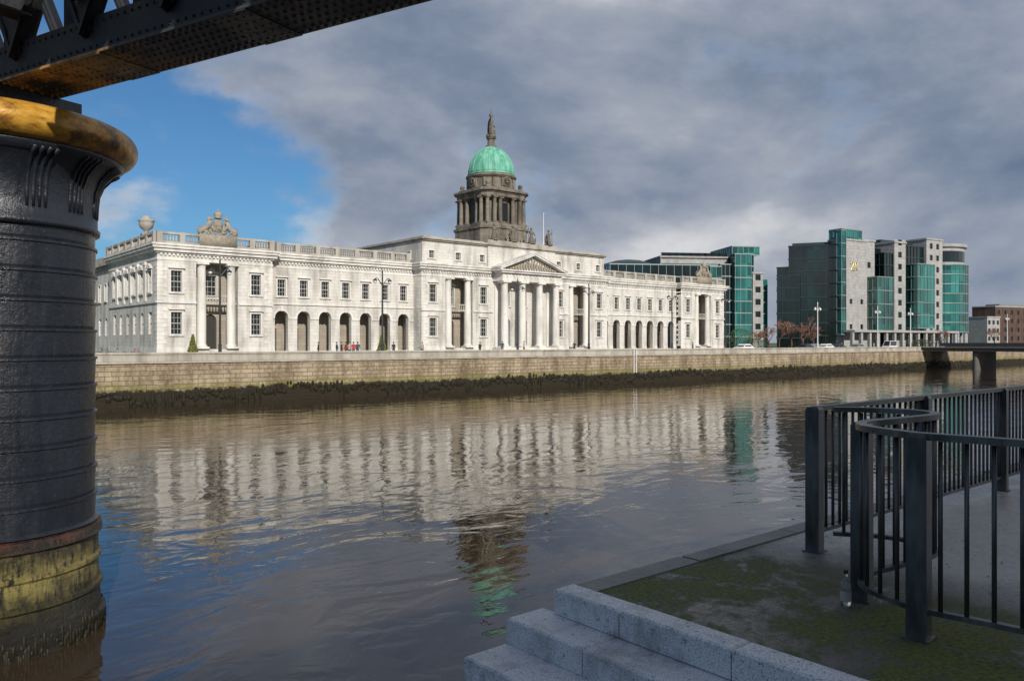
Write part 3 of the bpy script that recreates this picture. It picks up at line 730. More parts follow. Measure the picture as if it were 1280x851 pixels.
tag(m.build('fallen_leaves',simple('dry_leaf',(.20,.16,.12),.8,var=.7,scale=4),None,(0,0,0),TH),'scattered dry leaf bits and grit on the mossy paving','leaf litter',None,'stuff')
# ------------------------------------------------------------------ bridge pillar and girder (left foreground)
BS=1.3; ZB=EYE*(1-BS)
PX,PY=-7.8,12.0
BP=thing('bridge_pillar','huge dark riveted iron bridge pillar with worn gold ring, rising from the water at left','pillar',(PX*BS,PY*BS,ZB)); BP.scale=(BS,BS,BS)
prof=[(1.43,-1.0)]; z=-1.0
while z<3.3:
    prof+=[(1.372,z+.04),(1.385,z+.37),(1.408,z+.375),(1.408,z+.41),(1.36,z+.42)]; z+=.418
prof+=[(1.39,3.40)]
m=MB(); m.lathe(prof,0,0,96); m.build('shaft',M['iron'],BP,smooth=False)
m=MB(); m.lathe([(1.36,3.36),(1.44,3.38),(1.45,3.44),(1.41,3.48),(1.41,3.75),(1.43,4.0),(1.50,4.2),(1.64,4.36),(1.78,4.43),(1.78,4.50),(1.5,4.56)],0,0,96); m.build('capital',M['iron'],BP,smooth=True)
for g in range(14):
    m=MB()
    for j in (-1.5,-.5,.5,1.5):
        a=2*PI*g/14+j*.058+.28
        c,s=math.cos(a),math.sin(a)
        m.tube([(r*c,r*s,z) for r,z in((1.405,3.62),(1.41,3.8),(1.43,4.02),(1.50,4.2),(1.62,4.34),(1.74,4.41))],[.022,.026,.028,.030,.030,.030],6)
    m.build('rib',M['iron'],BP,smooth=True)
m=MB(); prof=[]
for i in range(17):
    a=-PI/2+PI*i/16; prof.append((1.72+.27*math.cos(a),4.72+.25*math.sin(a)))
m.lathe([(1.5,4.46)]+prof+[(1.2,4.97)],0,0,96); m.build('gold_ring',M['gring'],BP,smooth=True)
m=MB(); m.lathe([(1.38,-1.02),(1.46,-1.04),(1.48,-1.18),(1.42,-1.22),(1.42,-1.5),(1.46,-1.53),(1.46,-1.58),(1.42,-1.62),(1.43,-1.92),(1.48,-1.95),(1.48,-2.0),(1.44,-2.04),(1.46,-2.35),(1.52,-2.4),(1.5,-2.6),(1.55,-3.05),(1.56,-3.5),(1.6,-6)][::-1],0,0,96); m.build('mossy_base',M['moss'],BP,smooth=False)
m=MB(); m.box(-.75,1.05,-.75,.75,4.97,5.32); m.build('bearing_block',M['iron'],BP,(0,0,0),-.53)
m=MB(); random.seed(8)
for i in range(420):
    a=random.uniform(0,2*PI); h=random.uniform(.03,.14); zc=-2.62+random.uniform(-.1,.22)
    m.ell((1.5*math.cos(a),1.5*math.sin(a),zc),(.03,.03,h),6,4)
o=m.build('clinging_weed',M['weed'],BP,smooth=True); o['kind']='stuff'
gd=Vector((.865,-.503,0)); GA=math.atan2(gd.y,gd.x)
L2=Vector((-6.6,11.8,5.33)); G0=L2-gd*4.0
GB=thing('iron_girder_bridge','dark riveted iron railway bridge girder crossing overhead at top left','bridge',(G0.x*BS,G0.y*BS,EYE+(G0.z-EYE)*BS),GA); GB.scale=(BS,BS,BS)
LEN=22.0; Wd=.87
m=MB(); m.box(0,LEN,-Wd,0,0,.035)
for i in range(9): m.box(i*2.6+.4,i*2.6+1.0,-Wd+.006,-.006,-.014,-.001)
x=.1
while x<LEN-4:
    for yy in (-.06,-.15,-.30,-.44,-.57,-.72,-.81):
        m.ell((x,yy,-.0),(.027,.027,.026),6,4)
    x+=.12
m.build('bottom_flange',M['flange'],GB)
for yy in (-.82,-.05):
    m=MB(); m.box(0,LEN,yy-.02,yy+.02,.036,.48); m.box(0,LEN,yy-.08,yy+.08,2.9,3.1)
    x=.1
    while x<LEN-6:
        m.ell((x,yy-.022,.10),(.022,.022,.022),6,4); m.ell((x,yy-.022,.40),(.022,.022,.022),6,4); x+=.14
    m.build('web_plate',M['girder'],GB)
    x=-.5
    while x<LEN-1:
        for s in (0,1):
            m=MB()
            a,b=(x,x+1.6) if s==0 else (x+1.6,x)
            m.beam((a,yy+(.03 if s else -.03),.25),(b,yy+(.03 if s else -.03),2.95),.05,.22,up=(0,1,0)); m.beam((a,yy+(.03 if s else -.03)-.05,.25),(b,yy+(.03 if s else -.03)-.05,2.95),.08,.03,up=(0,1,0)); m.build('lattice_brace',M['girder'],GB)
        m=MB(); m.box(x+1.47,x+1.73,yy-.06,yy+.06,.3,2.92); m.build('upright',M['girder'],GB)
        x+=1.6
m=MB(); m.box(0,LEN,-Wd-.05,.05,3.1,3.16); m.build('top_flange',M['girder'],GB)
for i in range(17):
    m=MB(); x=.8+i*1.25
    m.box(x,x+.04,-2.4,-Wd+.05,.75,1.5); m.box(x-.14,x+.18,-2.4,-Wd-.002,.74,.77); m.box(x-.14,x+.18,-2.4,-Wd-.002,1.5,1.53); m.build('cross_beam',M['girder'],GB)
# ------------------------------------------------------------------ far road bridge
UB=PN(1150,75.9)+1
FB=thing('road_bridge','low grey concrete road bridge crossing the river at far right','bridge',W(UB,0),TH)
m=MB(); m.box(0,12,3,77,-.15,.55); m.box(-.4,12.4,3,77,.55,.75); m.build('deck',M['conc'],FB)
m=MB(); m.box(-.3,-.1,3,77,1.55,1.65)
for i in range(75): m.box(-.25,-.15,3+i,3.08+i,.75,1.55)
m.box(12.1,12.3,3,77,.75,1.6); m.build('parapet',M['pole'],FB)
for nn in (20,65.5):
    m=MB(); m.box(1.2,11.0,nn-.6,nn+.6,-7,-.16); m.lathe([(.6,-7),(.6,-.5)],1.2,nn,12); m.build('pier',M['conc'],FB)
# ------------------------------------------------------------------ office buildings
def glassvol(par,x0,x1,y0,y1,z0,z1,mat='glass_teal',dx=1.6,dz=3.5,mull='mull_light'):
    m=MB(); m.box(x0,x1,y0,y1,z0,z1); m.build('glass_wall',M[mat],par)
    m=MB(); n=max(1,round((x1-x0)/dx))
    for i in range(n+1):
        x=x0+(x1-x0)*i/n; m.box(x-.05,x+.05,y0-.14,y0-.003,z0,z1)
    n=max(1,round((y1-y0)/dx))
    for i in range(1,n+1):
        yy=y0+(y1-y0)*i/n; m.box(x0-.14,x0-.003,yy-.05,yy+.05,z0,z1)
    k=max(1,round((z1-z0)/dz))
    for j in range(k+1):
        z=z0+(z1-z0)*j/k; m.box(x0-.2,x1+.05,y0-.2,y0-.004,z-.15,z+.15); m.box(x0-.2,x0-.004,y0,y1,z-.15,z+.15)
    m.build('mullion',M[mull],par)
def stonevol(par,x0,x1,y0,y1,z0,z1,ops=()):
    m=MB(); wall(m,(x0,y0),(1,0),x1-x0,z0,z1,[(a-x0,b-x0,c,d) for a,b,c,d in ops],.4); wall(m,(x0,y1),(0,-1),y1-y0,z0,z1,[]); wall(m,(x1,y0),(0,1),y1-y0,z0,z1,[]); m.quad((x0,y0,z1),(x1,y0,z1),(x1,y1,z1),(x0,y1,z1))
    m.build('stone_wall',M['clad'],par)
    c=MB(); c.box(x0-.25,x1+.25,y0-.25,y1,z1,z1+.5); c.build('coping',M['clad'],par)
    for a,b,cc,d in ops: part('window',M['glass_dark'],par,(a,b,y0+.3,y0+.36,cc,d))
def office(name,label,A,B):
    A=Vector(((A[0]-640)/1000*A[1],A[1],0)); B=Vector(((B[0]-640)/1000*B[1],B[1],0)); d=(B-A).normalized()
    r=thing(name,label,'building',A,math.atan2(d.y,d.x))
    def X(px):
        k=(px-640)/1000
        return (k*A.y-A.x)/(d.x-k*d.y)
    def Z(px,y):
        t=X(px); return EYE+(428-y)/1000*(A.y+d.y*t)
    return r,X,Z
OR,X,Z=office('glass_stone_office','tall office block of grey stone towers and teal glass bays with a rounded glass corner',(1045,222),(1228,258))
def wgrid(px0,px1,nx,zs,w=1.5,h=1.7):
    out=[]
    for i in range(nx):
        cx=X(px0)+(X(px1)-X(px0))*(i+.5)/nx
        for z in zs: out.append((cx-w/2,cx+w/2,z,z+h))
    return out
floors=[5.5+3.55*i for i in range(8)]
glassvol(OR,X(1049),X(1055),-.6,.8,4,Z(1050,288))
stonevol(OR,X(1054),X(1084),0,5,0,Z(1065,301),wgrid(1057,1084,2,floors[:1]+floors[2:3],1.2,1.4))
glassvol(OR,X(1055)+.1,X(1080),.8,5,Z(1065,301)+.5,Z(1060,286))
stonevol(OR,X(1084),X(1099),1.5,10,0,Z(1090,301),wgrid(1086,1098,1,floors[5:6]))
glassvol(OR,X(1085),X(1104),-3,1.4,5,Z(1090,347))
glassvol(OR,X(1099),X(1119),4.5,12,3,Z(1105,308),'glass_dark',mull='mull')
stonevol(OR,X(1118),X(1132),.0,10,0,Z(1125,304),wgrid(1119,1131,1,floors[:8],1.8,1.7))
glassvol(OR,X(1107),X(1118),.5,8,0,Z(1110,316),'glass_dark',mull='mull')
glassvol(OR,X(1132),X(1160),1.5,14,3,Z(1145,307),'glass_dark',mull='mull')
glassvol(OR,X(1137),X(1158),-2.5,1.4,6,Z(1145,331))
stonevol(OR,X(1160),X(1180),.5,14,0,Z(1168,300),wgrid(1162,1178,2,floors[:8],1.5,1.7))
part('roof',M['mull'],OR,(X(1120),X(1180),5,13,Z(1140,304)-.3,Z(1140,299)))
cx=(X(1182)+X(1226))/2; rr=(X(1226)-X(1182))/2; cyl=rr
zt=Z(1205,331)
m=MB(); m.lathe([(rr,5),(rr,zt)],cx,cyl,36); m.build('round_glass_wall',M['glass_teal'],OR)
m=MB()
for k in range(36):
    a=2*PI*k/36; m.beam((cx+(rr+.06)*math.cos(a),cyl+(rr+.06)*math.sin(a),5),(cx+(rr+.06)*math.cos(a),cyl+(rr+.06)*math.sin(a),zt),.1,.1)
for j in range(8):
    z=5+(zt-5)*j/7; m.lathe([(rr+.02,z-.15),(rr+.22,z-.15),(rr+.22,z+.15),(rr+.02,z+.15)],cx,cyl,36)
m.build('mullion',M['mull_light'],OR)
m=MB(); m.lathe([(rr*.9,zt),(rr*.9,Z(1205,309)),(rr*.98,Z(1205,309)+.1),(rr*.98,Z(1205,305)),(rr*.5,Z(1205,304))],cx,cyl,30)
m.build('round_stone_top',M['clad'],OR)
m=MB(); m.lathe([(rr*.905,zt+.9),(rr*.905,zt+4.4)],cx,cyl,30,cap=False); m.build('window_band',M['glass_dark'],OR)
for k in range(14):
    a=2*PI*k/14; m=MB(); m.lathe([(.45,0),(.45,5)],cx+rr*.95*math.cos(a),cyl+rr*.95*math.sin(a),10); m.build('column',M['clad'],OR)
part('ground_floor_glass',M['glass_dark'],OR,(X(1058),X(1175),1.6,3,0,4.9))
for i in range(14):
    x=X(1052)+(X(1180)-X(1052))*i/13; part('column',M['clad'],OR,(x-.4,x+.4,-3.8,-3.0,0,4.59))
part('canopy',M['clad'],OR,(X(1052),X(1182),-4.2,1.4,4.6,5.2))
m=MB(); s=.045; ex,ez=X(1067),Z(1066,333)
def E(pts): return [(ex+a*s*12,-.15,ez+b*s*12) for a,b in pts]
m.tube(E([(-2.2,.9),(-2.6,1.6),(-1.9,2.3),(-1.0,2.3),(-.6,1.6),(-.8,.8),(-1.4,0),(-2.2,-1.0),(-2.7,-1.9),(-2.0,-2.1),(-1.0,-1.8),(0,-2.1),(1.0,-2.2)]),[.05,.08,.12,.13,.13,.12,.1,.1,.1,.11,.11,.1,.05],6)
m.tube(E([(.4,-1.7),(.6,-.6),(.8,.8),(.9,1.9),(1.7,2.3),(2.5,1.8),(2.4,.9),(1.6,.2),(.9,.1),(1.5,-.5),(2.2,-1.4),(3.0,-1.9),(3.5,-1.5)]),[.07,.12,.12,.1,.1,.13,.12,.08,.07,.1,.13,.1,.05],6)
m.build('gilt_emblem',M['gold'],OR)
OM,X,Z=office('dark_glass_office','dark green glass office block with stepped flat roof behind the bare trees',(966,232),(1052,225))
glassvol(OM,X(986),X(1048),0,7,0,Z(1010,307),'glass_dark',mull='mull'); glassvol(OM,X(971),X(986),1,6,0,Z(976,334),'glass_dark',mull='mull')
glassvol(OM,X(972),X(1000),-2,-.01,3,Z(985,345),'glass_dark',mull='mull'); part('roof',M['mull'],OM,(X(990),X(1043),1,6,Z(1010,307)+.2,Z(1010,303)))
OL,X,Z=office('long_green_office','long green glass office building with stone piers behind the right end of the domed building',(760,225),(966,232))
glassvol(OL,X(765),X(905),2,22,0,Z(840,330),'glass_dark',dx=2.4)
m=MB(); m.lathe([(9,Z(800,330)),(8,Z(800,326)),(4,Z(800,321)),(.3,Z(800,319))],X(800),12,24); m.build('roof',M['mull'],OL)
stonevol(OL,X(830),X(915),3,18,0,Z(870,321),wgrid(832,914,9,[floors[4]+3,floors[5]+2.6],2.6,1.8))
glassvol(OL,X(888),X(902),0,3,0,Z(895,333)); glassvol(OL,X(902),X(919),.8,3,0,Z(910,330),'glass_dark')
stonevol(OL,X(905),X(919),1.2,10,0,Z(910,346),wgrid(906,918,1,floors[:6],2,1.7))
glassvol(OL,X(917),X(937),-1,18,0,Z(927,318)); glassvol(OL,X(919),X(953),2,18,Z(927,318),Z(935,307)); glassvol(OL,X(937),X(943),.5,18,0,Z(940,318),'glass_dark')
stonevol(OL,X(941),X(954),0,16,0,Z(948,342),wgrid(942,953,1,floors[:5],1.6,1.7)); glassvol(OL,X(953),X(965),3,12,0,Z(960,348))
OB,X,Z=office('red_brick_building','low dark brick building with many windows beyond the far bridge',(1222,330),(1300,350))
def lowb(par,x0,x1,y0,y1,z1,mat,nf,nx):
    m=MB(); ops=[]
    for i in range(nx):
        for j in range(nf):
            cx=(x1-x0)*(i+.5)/nx; cz=2+ (z1-2)*(j+.15)/nf; ops.append((cx-.8,cx+.8,cz,cz+(z1-2)/nf*.5))
    wall(m,(x0,y0),(1,0),x1-x0,0,z1,ops,.3); wall(m,(x0,y1),(0,-1),y1-y0,0,z1,[]); m.quad((x0,y0,z1),(x1,y0,z1),(x1,y1,z1),(x0,y1,z1)); m.build('wall',mat,par)
    for a,b,c,d in ops: part('window',M['winglass'],par,(x0+a,x0+b,y0+.22,y0+.28,c,d))
    part('coping',M['clad'],par,(x0-.2,x1+.2,y0-.2,y1,z1+.01,z1+.5))
lowb(OB,X(1244),X(1300),0,10,Z(1260,384),M['brick'],4,7); lowb(OB,X(1228),X(1244),-2,8,Z(1232,397),M['clad'],3,3)
part('roof',M['lead'],OB,(X(1258),X(1300),3,9,Z(1270,384)+.5,Z(1270,380)))
# unseen brick block added behind the viewpoint, sized to shade the near quay
HB=17.0
TB=thing('added_shade_block','unseen long brick block added behind the steps to shade the near quay','building',W(-35,-38),TH)
m=MB(); ops=[]
for i in range(20):
    for j in range(4): ops.append((1.2+i*3.6,2.6+i*3.6,1.5+3.8*j,3.8+3.8*j))
wall(m,(74,14),(-1,0),74,0,HB,ops,.3); wall(m,(0,14),(0,-1),14,0,HB,[]); wall(m,(0,0),(1,0),74,0,HB,[]); wall(m,(74,0),(0,1),14,0,HB,[]); m.quad((0,0,HB),(74,0,HB),(74,14,HB),(0,14,HB)); m.build('wall',M['brick'],TB)
for a,b,c,d in ops: part('window',M['winglass'],TB,(74-b,74-a,13.7,13.76,c,d))
part('coping',M['clad'],TB,(-.2,74.2,-.2,14.2,HB+.01,HB+.4))
# ------------------------------------------------------------------ trees
def bare_tree(name,label,loc,h,seed,group=None):
    random.seed(seed); T=thing(name,label,'tree',loc,random.uniform(0,6),group)
    tr=MB(); cr=MB()
    def br(p,d,L,r,lev):
        q=p+d*L; mid=(p+q)/2+Vector((random.uniform(-1,1),random.uniform(-1,1),0))*L*.06
        (tr if lev<2 else cr).tube([p,mid,q],[r,r*.85,max(.022,r*.65)],6 if lev<2 else 3)
        if lev>=5: return
        for k in range(3 if lev<4 else 4):
            az=random.uniform(0,2*PI); sp_=random.uniform(.45,.95)
            side=Vector((math.cos(az),math.sin(az),0)); nd=(d+side*sp_+Vector((0,0,.1))).normalized()
            br(p+(q-p)*random.uniform(.5,1),nd,L*random.uniform(.64,.84),max(.03,r*.62),lev+1)
    br(Vector((0,0,0)),Vector((0,0,1)),h*.27,h*.022,0)
    tr.build('trunk',M['bark'],T); cr.build('crown',M['twig'],T); return T
TS=[(948,92,6.0),(961,96,7.5),(974,100,9.4),(989,96,10.0),(1004,92,9.8),(1017,100,8.4),(1176,100,8.0),(1243,105,10.5),(1160,106,7.5)]
desc=['smallest bare tree, nearest the domed building','low bare bush-like tree left of the bare row','bare brown tree left of the tallest in the row','tallest bare brown tree before the dark glass office','bare brown tree right of the tallest in the row','bare tree at the right end of the row by the pale lamp post','bare tree below the teal glass bays of the office','bare tree before the brick building at the far right','thin bare tree left of the rounded glass corner']
for i,(px,n,h) in enumerate(TS):
    bare_tree('bare_tree',desc[i],W(PN(px,n),n),h,40+i,'bare trees on the far bank')
def shrub(name,label,loc,h,r,mat,seed,cone=False):
    random.seed(seed); T=thing(name,label,'shrub',loc); m=MB()
    for i in range(900):
        t=random.random()**.7; z=h*(.08+.92*t); rad=r*((1-t*.95) if cone else math.sqrt(max(.05,1-(2*t-1)**2)))*random.uniform(.55,1.05)
        a=random.uniform(0,2*PI); p=Vector((rad*math.cos(a),rad*math.sin(a),z)); s=random.uniform(.06,.13)*(1+h*.1)
        d=Vector((random.uniform(-1,1),random.uniform(-1,1),random.uniform(-1,1))).normalized(); e=d.orthogonal().normalized()
        m.add([p-d*s,p+e*s*.6,p+d*s,p-e*s*.6],[(0,1,2,3)])
    m.build('foliage',mat,T); m=MB(); m.tube([(0,0,0),(0,0,h*.6)],[.06,.03],6); m.build('stem',M['bark'],T)
shrub('conical_shrub','small yellow-green conical shrub before the left pavilion',W(PN(241,93),93),2.6,.7,M['leaf_y'],1,True)
shrub('conical_shrub','small yellow-green conical shrub before the left arcade',W(PN(477,93),93),2.7,.8,M['leaf_y'],2,True)
shrub('evergreen_bush','rounded dark evergreen bush left of the bare trees',W(PN(926,98),98),4.6,3.0,M['leaf'],3)
shrub('evergreen_bush','small dark hedge bush right of the rounded evergreen',W(PN(943,97),97),2.6,2.4,M['leaf'],4)
shrub('evergreen_bush','green bush near the far bridge end',W(PN(1152,100),100),2.6,2.6,M['leaf'],5)
# ------------------------------------------------------------------ lamp posts
def lamp_post(loc,label,mat,H=9.6,rz=TH):
    T=thing('lamp_post',label,'lamp post',loc,rz,'lamp posts along the far quay')
    m=MB(); m.lathe([(.26,0),(.26,.15),(.18,.25),(.16,1.3),(.2,1.35),(.12,1.5),(.085,H-.6),(.07,H-.1),(.1,H),(.02,H+.35)],0,0,10); m.build('pole',mat,T)
    for s in (-1,1):
        m=MB(); pts=[(0,0,H-1.5),(s*.3,0,H-1.15),(s*.6,0,H-.75),(s*.85,0,H-.7),(s*.95,0,H-.8)]; m.tube(pts,.05,6); m.build('arm',mat,T)
        m=MB(); m.lathe([(.05,H-.78),(.2,H-.88),(.24,H-.98),(.24,H-1.03)],s*.95,0,10); o=m.build('lamp_shade',mat,T)
        m=MB(); m.ell((s*.95,0,H-1.12),(.2,.2,.2)); m.build('globe',M['lampglass'],o,smooth=True)
    return T
LP=[(275,'pole','dark two-armed lamp post before the left pavilion'),(478,'pole','dark two-armed lamp post before the left arcade'),(647,'pole','dark lamp post before the portico'),(736,'pole','dark lamp post right of the portico'),(840,'pole','dark lamp post before the right pavilion'),(907,'pole','dark lamp post at the right end of the domed building'),(1022,'pole_w','pale lamp post right of the bare trees'),(1097,'pole_w','pale lamp post before the middle of the stone and glass office'),(1138,'pole_w','pale lamp post by the far bridge end'),(1259,'pole_w','pale lamp post on the far quay beyond the bridge')]
for px,mt,lb in LP: lamp_post(W(PN(px,79),79,.12),lb,M[mt],9.6 if px<1000 else 9.0)
# ------------------------------------------------------------------ cars
def car(loc,rz,paint,label,van=False):
    T=thing('parked_car' if not van else 'delivery_van',label,'car' if not van else 'van',loc,rz,'cars on the far quay road'); Wc=.86; H=1.45 if not van else 2.1
    m=MB()
    low=[(-2.1,.3),(-2.15,.55),(-2.05,.85),(-1.2,.93),(1.3,.97),(1.95,.9),(2.1,.6),(2.08,.3)]
    cab=[(-1.2,.93),(-.55,H),(.9,H),(1.7,.95)] if not van else [(-1.7,.93),(-1.0,H),(2.05,H),(2.08,.95)]
    def ext(pr,w0,w1):
        n=len(pr); zs=[p[1] for p in pr]; z0,z1=min(zs),max(zs)
        f=lambda z: w0+(w1-w0)*(z-z0)/(z1-z0)
        v=[(x,-f(z),z) for x,z in pr]+[(x,f(z),z) for x,z in pr]
        m.add(v,[tuple(range(n)),tuple(reversed(range(n,2*n)))]+[(i,i+n,(i+1)%n+n,(i+1)%n) for i in range(n)])
    ext(low,Wc,Wc*.97); ext(cab,Wc*.96,Wc*.8); m.build('body',paint,T)
    for s in (-1,1):
        g=MB(); a=cab
        g.quad((a[0][0]+.18,s*Wc*.965,1.0),(a[3][0]-.35,s*Wc*.965,1.0),(a[2][0]-.05,s*(Wc*.82),H-.1),(a[1][0]+.05,s*(Wc*.82),H-.1)); g.build('side_window',M['winglass'],T)
        for x in (-1.3,1.35):
            w=MB(); w.lathe([(.2,-.11),(.33,-.11),(.33,.11),(.2,.11)],0,0,16); o=w.build('wheel',M['tyre'],T,(x,s*.78,.33)); o.rotation_euler=(PI/2,0,0)
            w=MB(); w.lathe([(.01,-.115),(.2,-.115),(.2,.115),(.01,.115)],0,0,12); w.build('rim',M['rim'],o)
        h=MB(); h.ell((-2.1,s*.6,.68),(.06,.16,.09),8,5); h.build('headlight',M['lampglass'],T)
    g=MB(); g.quad((cab[0][0]+.02,-.7,.99),(cab[0][0]+.02,.7,.99),(cab[1][0]-.06,.62,H-.08),(cab[1][0]-.06,-.62,H-.08)); g.build('windscreen',M['winglass'],T)
    return T
pw=simple('white_car_paint',(.7,.7,.7),.25,var=.05); ps=simple('silver_car_paint',(.35,.36,.38),.25,.4,var=.05); pd=simple('dark_car_paint',(.03,.035,.05),.2,var=.1); pr_=simple('red_car_paint',(.3,.03,.025),.25,var=.1)
for px,n,pt,lb,van in [(930,84,pw,'white car on the far quay left of the bare trees',False),(1006,83,pd,'dark car left of the silver car on the far quay',False),(1018,86,ps,'silver car beside the pale lamp post on the far quay',False),(1032,83,pw,'white car right of the silver car on the far quay',False),(1048,86,pd,'dark car before the stone office tower',False),(1072,84,ps,'silver car before the stone office tower',False),(1112,84,pw,'white delivery van before the teal glass bays',True)]:
    car(W(PN(px,n),n,.01),TH+(PI if n==86 else 0),pt,lb,van)
# ------------------------------------------------------------------ people
def person_mesh(seed,jacket,trous,stride=.2):
    me=bpy.data.meshes.new('person')
    s=stride
    V=[(0,0,.95,.15),(0,0,1.15,.14),(0,0,1.38,.17),(0,0,1.5,.07),(0,-.01,1.58,.065),(0,-.01,1.68,.10),(0,0,1.76,.06),
       (.1,0,.88,.10),(.11,-s*.5,.5,.065),(.11,-s*.3-.02,.09,.045),(.11,-s*.3-.16,.04,.035),
       (-.1,0,.88,.10),(-.11,s*.2,.5,.065),(-.11,s,.11,.045),(-.11,s-.13,.05,.035),
       (.2,0,1.42,.065),(.27,s*.2,1.16,.05),(.27,-.03,.92,.038),(.27,-.06,.83,.03),
       (-.2,0,1.42,.065),(-.27,-s*.2,1.16,.05),(-.26,-.13,.94,.038),(-.26,-.17,.86,.03)]
    E_=[(0,1),(1,2),(2,3),(3,4),(4,5),(5,6),(0,7),(7,8),(8,9),(9,10),(0,11),(11,12),(12,13),(13,14),(2,15),(15,16),(16,17),(17,18),(2,19),(19,20),(20,21),(21,22)]
    me.from_pydata([v[:3] for v in V],E_,[]); o=bpy.data.objects.new('person_tmp',me); COL.objects.link(o)
    o.modifiers.new('s','SKIN'); o.modifiers.new('b','SUBSURF').levels=1
    for i,v in enumerate(V): me.skin_vertices[0].data[i].radius=(v[3],v[3]*.8)
    me.skin_vertices[0].data[0].use_root=True
    dg=bpy.context.evaluated_depsgraph_get(); r=bpy.data.meshes.new_from_object(o.evaluated_get(dg)); bpy.data.objects.remove(o)
    r.materials.clear()
    for mt in (jacket,trous,M['skin'],M['tyre']): r.materials.append(mt)
    for p in r.polygons:
        c=p.center; p.use_smooth=True
        p.material_index=2 if c.z>1.52 or (abs(c.x)>.22 and c.z<.9 and c.z>.7) else (3 if c.z<.1 else (1 if c.z<.92 else 0))
    return r
cl=[simple('red_coat',(.40,.03,.03),.8),simple('navy_coat',(.03,.04,.09),.8),simple('black_coat',(.025,.025,.028),.8),simple('beige_coat',(.35,.28,.2),.8),simple('white_coat',(.55,.55,.55),.8)]
jean=simple('denim',(.05,.07,.12),.8); blk=simple('black_cloth',(.02,.02,.022),.8)
pmesh=[person_mesh(i,c,jean if i%2 else blk,.22 if i%2 else .1) for i,c in enumerate(cl)]
hm=MB(); hm.ell((0,.02,1.715),(.10,.11,.10),10,6); hairm=hm.mesh('hair',M['hair'],True)
PPL=[(398,86,2,'in black coat alone left of the group by the arcade'),(421,86,1,'in navy coat at the left edge of the group by the arcade'),(427,85.4,2,'in black coat second from left in the group'),(432,86,0,'in red coat in the middle of the group by the arcade'),(437,85.5,3,'in beige coat right of the red coat in the group'),(442,86,0,'in red coat toward the right of the group'),(447,85.6,1,'in navy coat at the right edge of the group'),(492,87,2,'in black coat right of the second lamp post'),(528,88,3,'in beige coat near the central block corner'),(600,88,2,'in black coat left of the portico'),(628,92,1,'in navy coat by the portico steps'),(655,92,4,'in white top before the portico columns'),(718,90,2,'in black coat right of the portico'),(1052,80,2,'in black coat by the stone office tower'),(866,86,1,'in navy coat before the right pavilion')]
random.seed(77)
for px,n,k,lb in PPL:
    zb=.13 if n>88.4 or n<80 else .01
    o=tag(link('person',pmesh[k],None,W(PN(px,n),n,zb),random.uniform(0,6.28)),'person '+lb,'person','people walking on the far quay'); link('hair',hairm,o)
# bicycles
def bicycle(loc,rz,label,mat):
    T=thing('bicycle',label,'bicycle',loc,rz,'bicycles parked by the side of the domed building')
    for x in (-.52,.52):
        m=MB(); m.tube([(x+.33*math.cos(a*PI/9),0,.34+.33*math.sin(a*PI/9)) for a in range(19)],.02,5)
        for a in range(8): m.tube([(x,0,.34),(x+.32*math.cos(a*PI/4),0,.34+.32*math.sin(a*PI/4))],.003,3)
        m.build('wheel',M['tyre'],T)
    m=MB()
    for a,b in(((-.52,0,.34),(-.12,0,.3)),((-.52,0,.34),(-.2,0,.82)),((-.12,0,.3),(-.22,0,.92)),((-.12,0,.3),(.36,0,.85)),((-.2,0,.82),(.36,0,.85)),((.52,0,.34),(.33,0,.98))): m.tube([a,b],.018,6)
    m.build('frame',mat,T); m=MB(); m.tube([(.33,-.25,1.0),(.36,0,1.02),(.33,.25,1.0)],.014,6); m.build('handlebar',M['pole'],T)
    m=MB(); m.ell((-.24,0,.96),(.14,.06,.035)); m.build('saddle',M['tyre'],T)
for i,(px,lb) in enumerate([(130,'bicycle beside the bridge pillar, leftmost of the three'),(150,'bicycle in the middle of the three'),(170,'bicycle nearest the building corner')]):
    bicycle(W(PN(px,90),90,.12),TH+.3*i,lb,[pd,ps,pr_][i])
# ------------------------------------------------------------------ light, sky, camera
sun_az=Vector((.36,-.93)).normalized(); EL=math.radians(28)
S=Vector((sun_az.x*math.cos(EL),sun_az.y*math.cos(EL),math.sin(EL)))
ld=bpy.data.lights.new('sun','SUN'); ld.energy=4.7; ld.angle=math.radians(.5); ld.color=(1,.93,.84)
lo=bpy.data.objects.new('sun',ld); COL.objects.link(lo); lo.rotation_euler=S.to_track_quat('Z','Y').to_euler(); lo.location=(0,-20,30)
w=bpy.data.worlds.new('World'); SC.world=w; t=NT(w,True)
sky=t.n('ShaderNodeTexSky',sky_type='NISHITA'); sky.sun_disc=False; sky.sun_elevation=EL; sky.sun_rotation=math.atan2(S.x,S.y)
co=t.coord('Generated'); x,y,z=t.sep(co)
def cl_(off): return t.noise(t.mp(co,(1,1,1.9),off),2.3,11,.55,.15)
n1=cl_((3.1,.6,1.3)); n1b=cl_((3.15,.55,1.40))
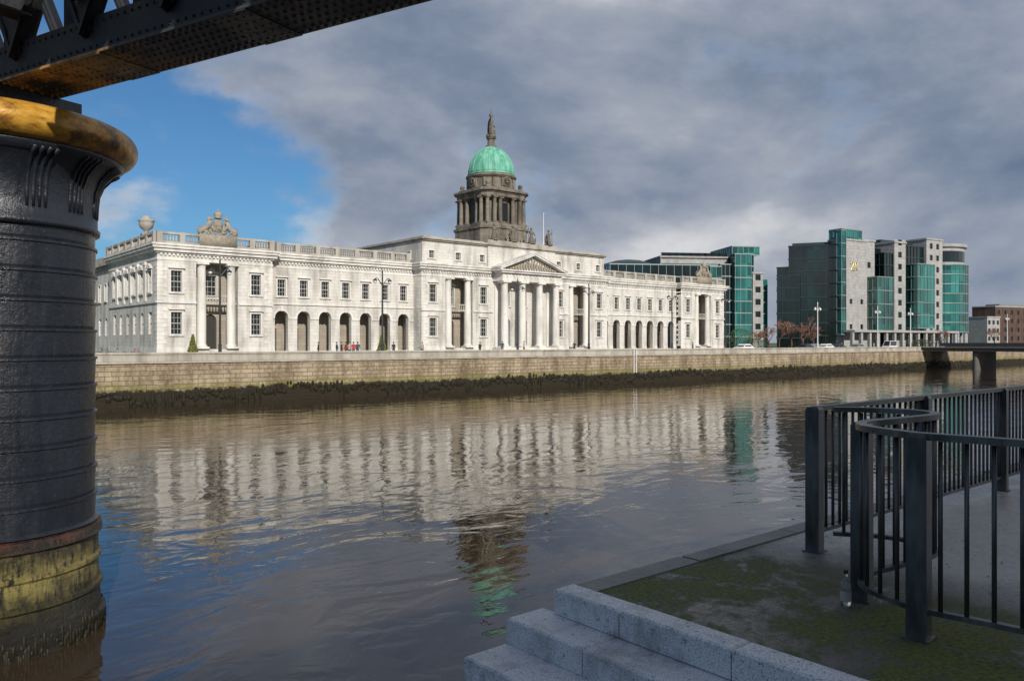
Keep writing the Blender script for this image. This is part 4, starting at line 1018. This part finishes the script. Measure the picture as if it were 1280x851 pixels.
n2=t.noise(t.mp(co,(1,1,2.0),(7,2,4)),1.5,8,.5,.2)
n3=t.noise(t.mp(co,(1,1,1.7),(1.7,5,2.2)),4.0,9,.55,.2)
cov=t.math('ADD',t.math('ADD',n1,t.math('MULTIPLY',t.math('SUBTRACT',n3,.5),.60)),t.math('MULTIPLY',t.math('ADD',x,.16),.18))
cf=t.mapr(cov,.38,.53,0,1,True)
lit=t.math('MULTIPLY',t.math('SUBTRACT',n1,n1b),1.1)
br=t.math('ADD',t.math('MULTIPLY',n2,.75),t.math('ADD',lit,t.math('MULTIPLY',t.math('SUBTRACT',n3,.5),.22)))
br=t.math('ADD',br,t.mapr(z,.16,.40,.03,.14)); br=t.math('ADD',br,t.math('MULTIPLY',x,.14))
br=t.math('ADD',br,t.mapr(z,.18,.10,.0,.18))
edge=t.math('MULTIPLY',t.mapr(cov,.55,.44,0,1,True),.20)
br=t.math('ADD',br,edge)
cc=t.ramp(br,[(.28,(.125,.175,.27)),(.44,(.21,.26,.355)),(.60,(.35,.385,.455)),(.86,(.76,.755,.76))])
b1=t.n('ShaderNodeBackground'); t.set(b1.inputs[0],t.mix(1.0,sky.outputs[0],(.46,.82,1.15),'MULTIPLY')); b1.inputs[1].default_value=.075
b2=t.n('ShaderNodeBackground'); t.set(b2.inputs[0],cc); b2.inputs[1].default_value=1.0
mx=t.n('ShaderNodeMixShader'); t.set(mx.inputs[0],cf); t.t.links.new(b1.outputs[0],mx.inputs[1]); t.t.links.new(b2.outputs[0],mx.inputs[2])
o=t.n('ShaderNodeOutputWorld'); t.t.links.new(mx.outputs[0],o.inputs[0])
cd=bpy.data.cameras.new('camera'); cd.sensor_width=36; cd.lens=28.125; cd.clip_end=6000; cd.clip_start=.05; cd.shift_y=.002
cam=bpy.data.objects.new('camera',cd); COL.objects.link(cam); cam.location=(0,0,EYE); cam.rotation_euler=(PI/2,0,0); SC.camera=cam
SC.view_settings.view_transform='Standard'; SC.view_settings.look='None'; SC.view_settings.exposure=0
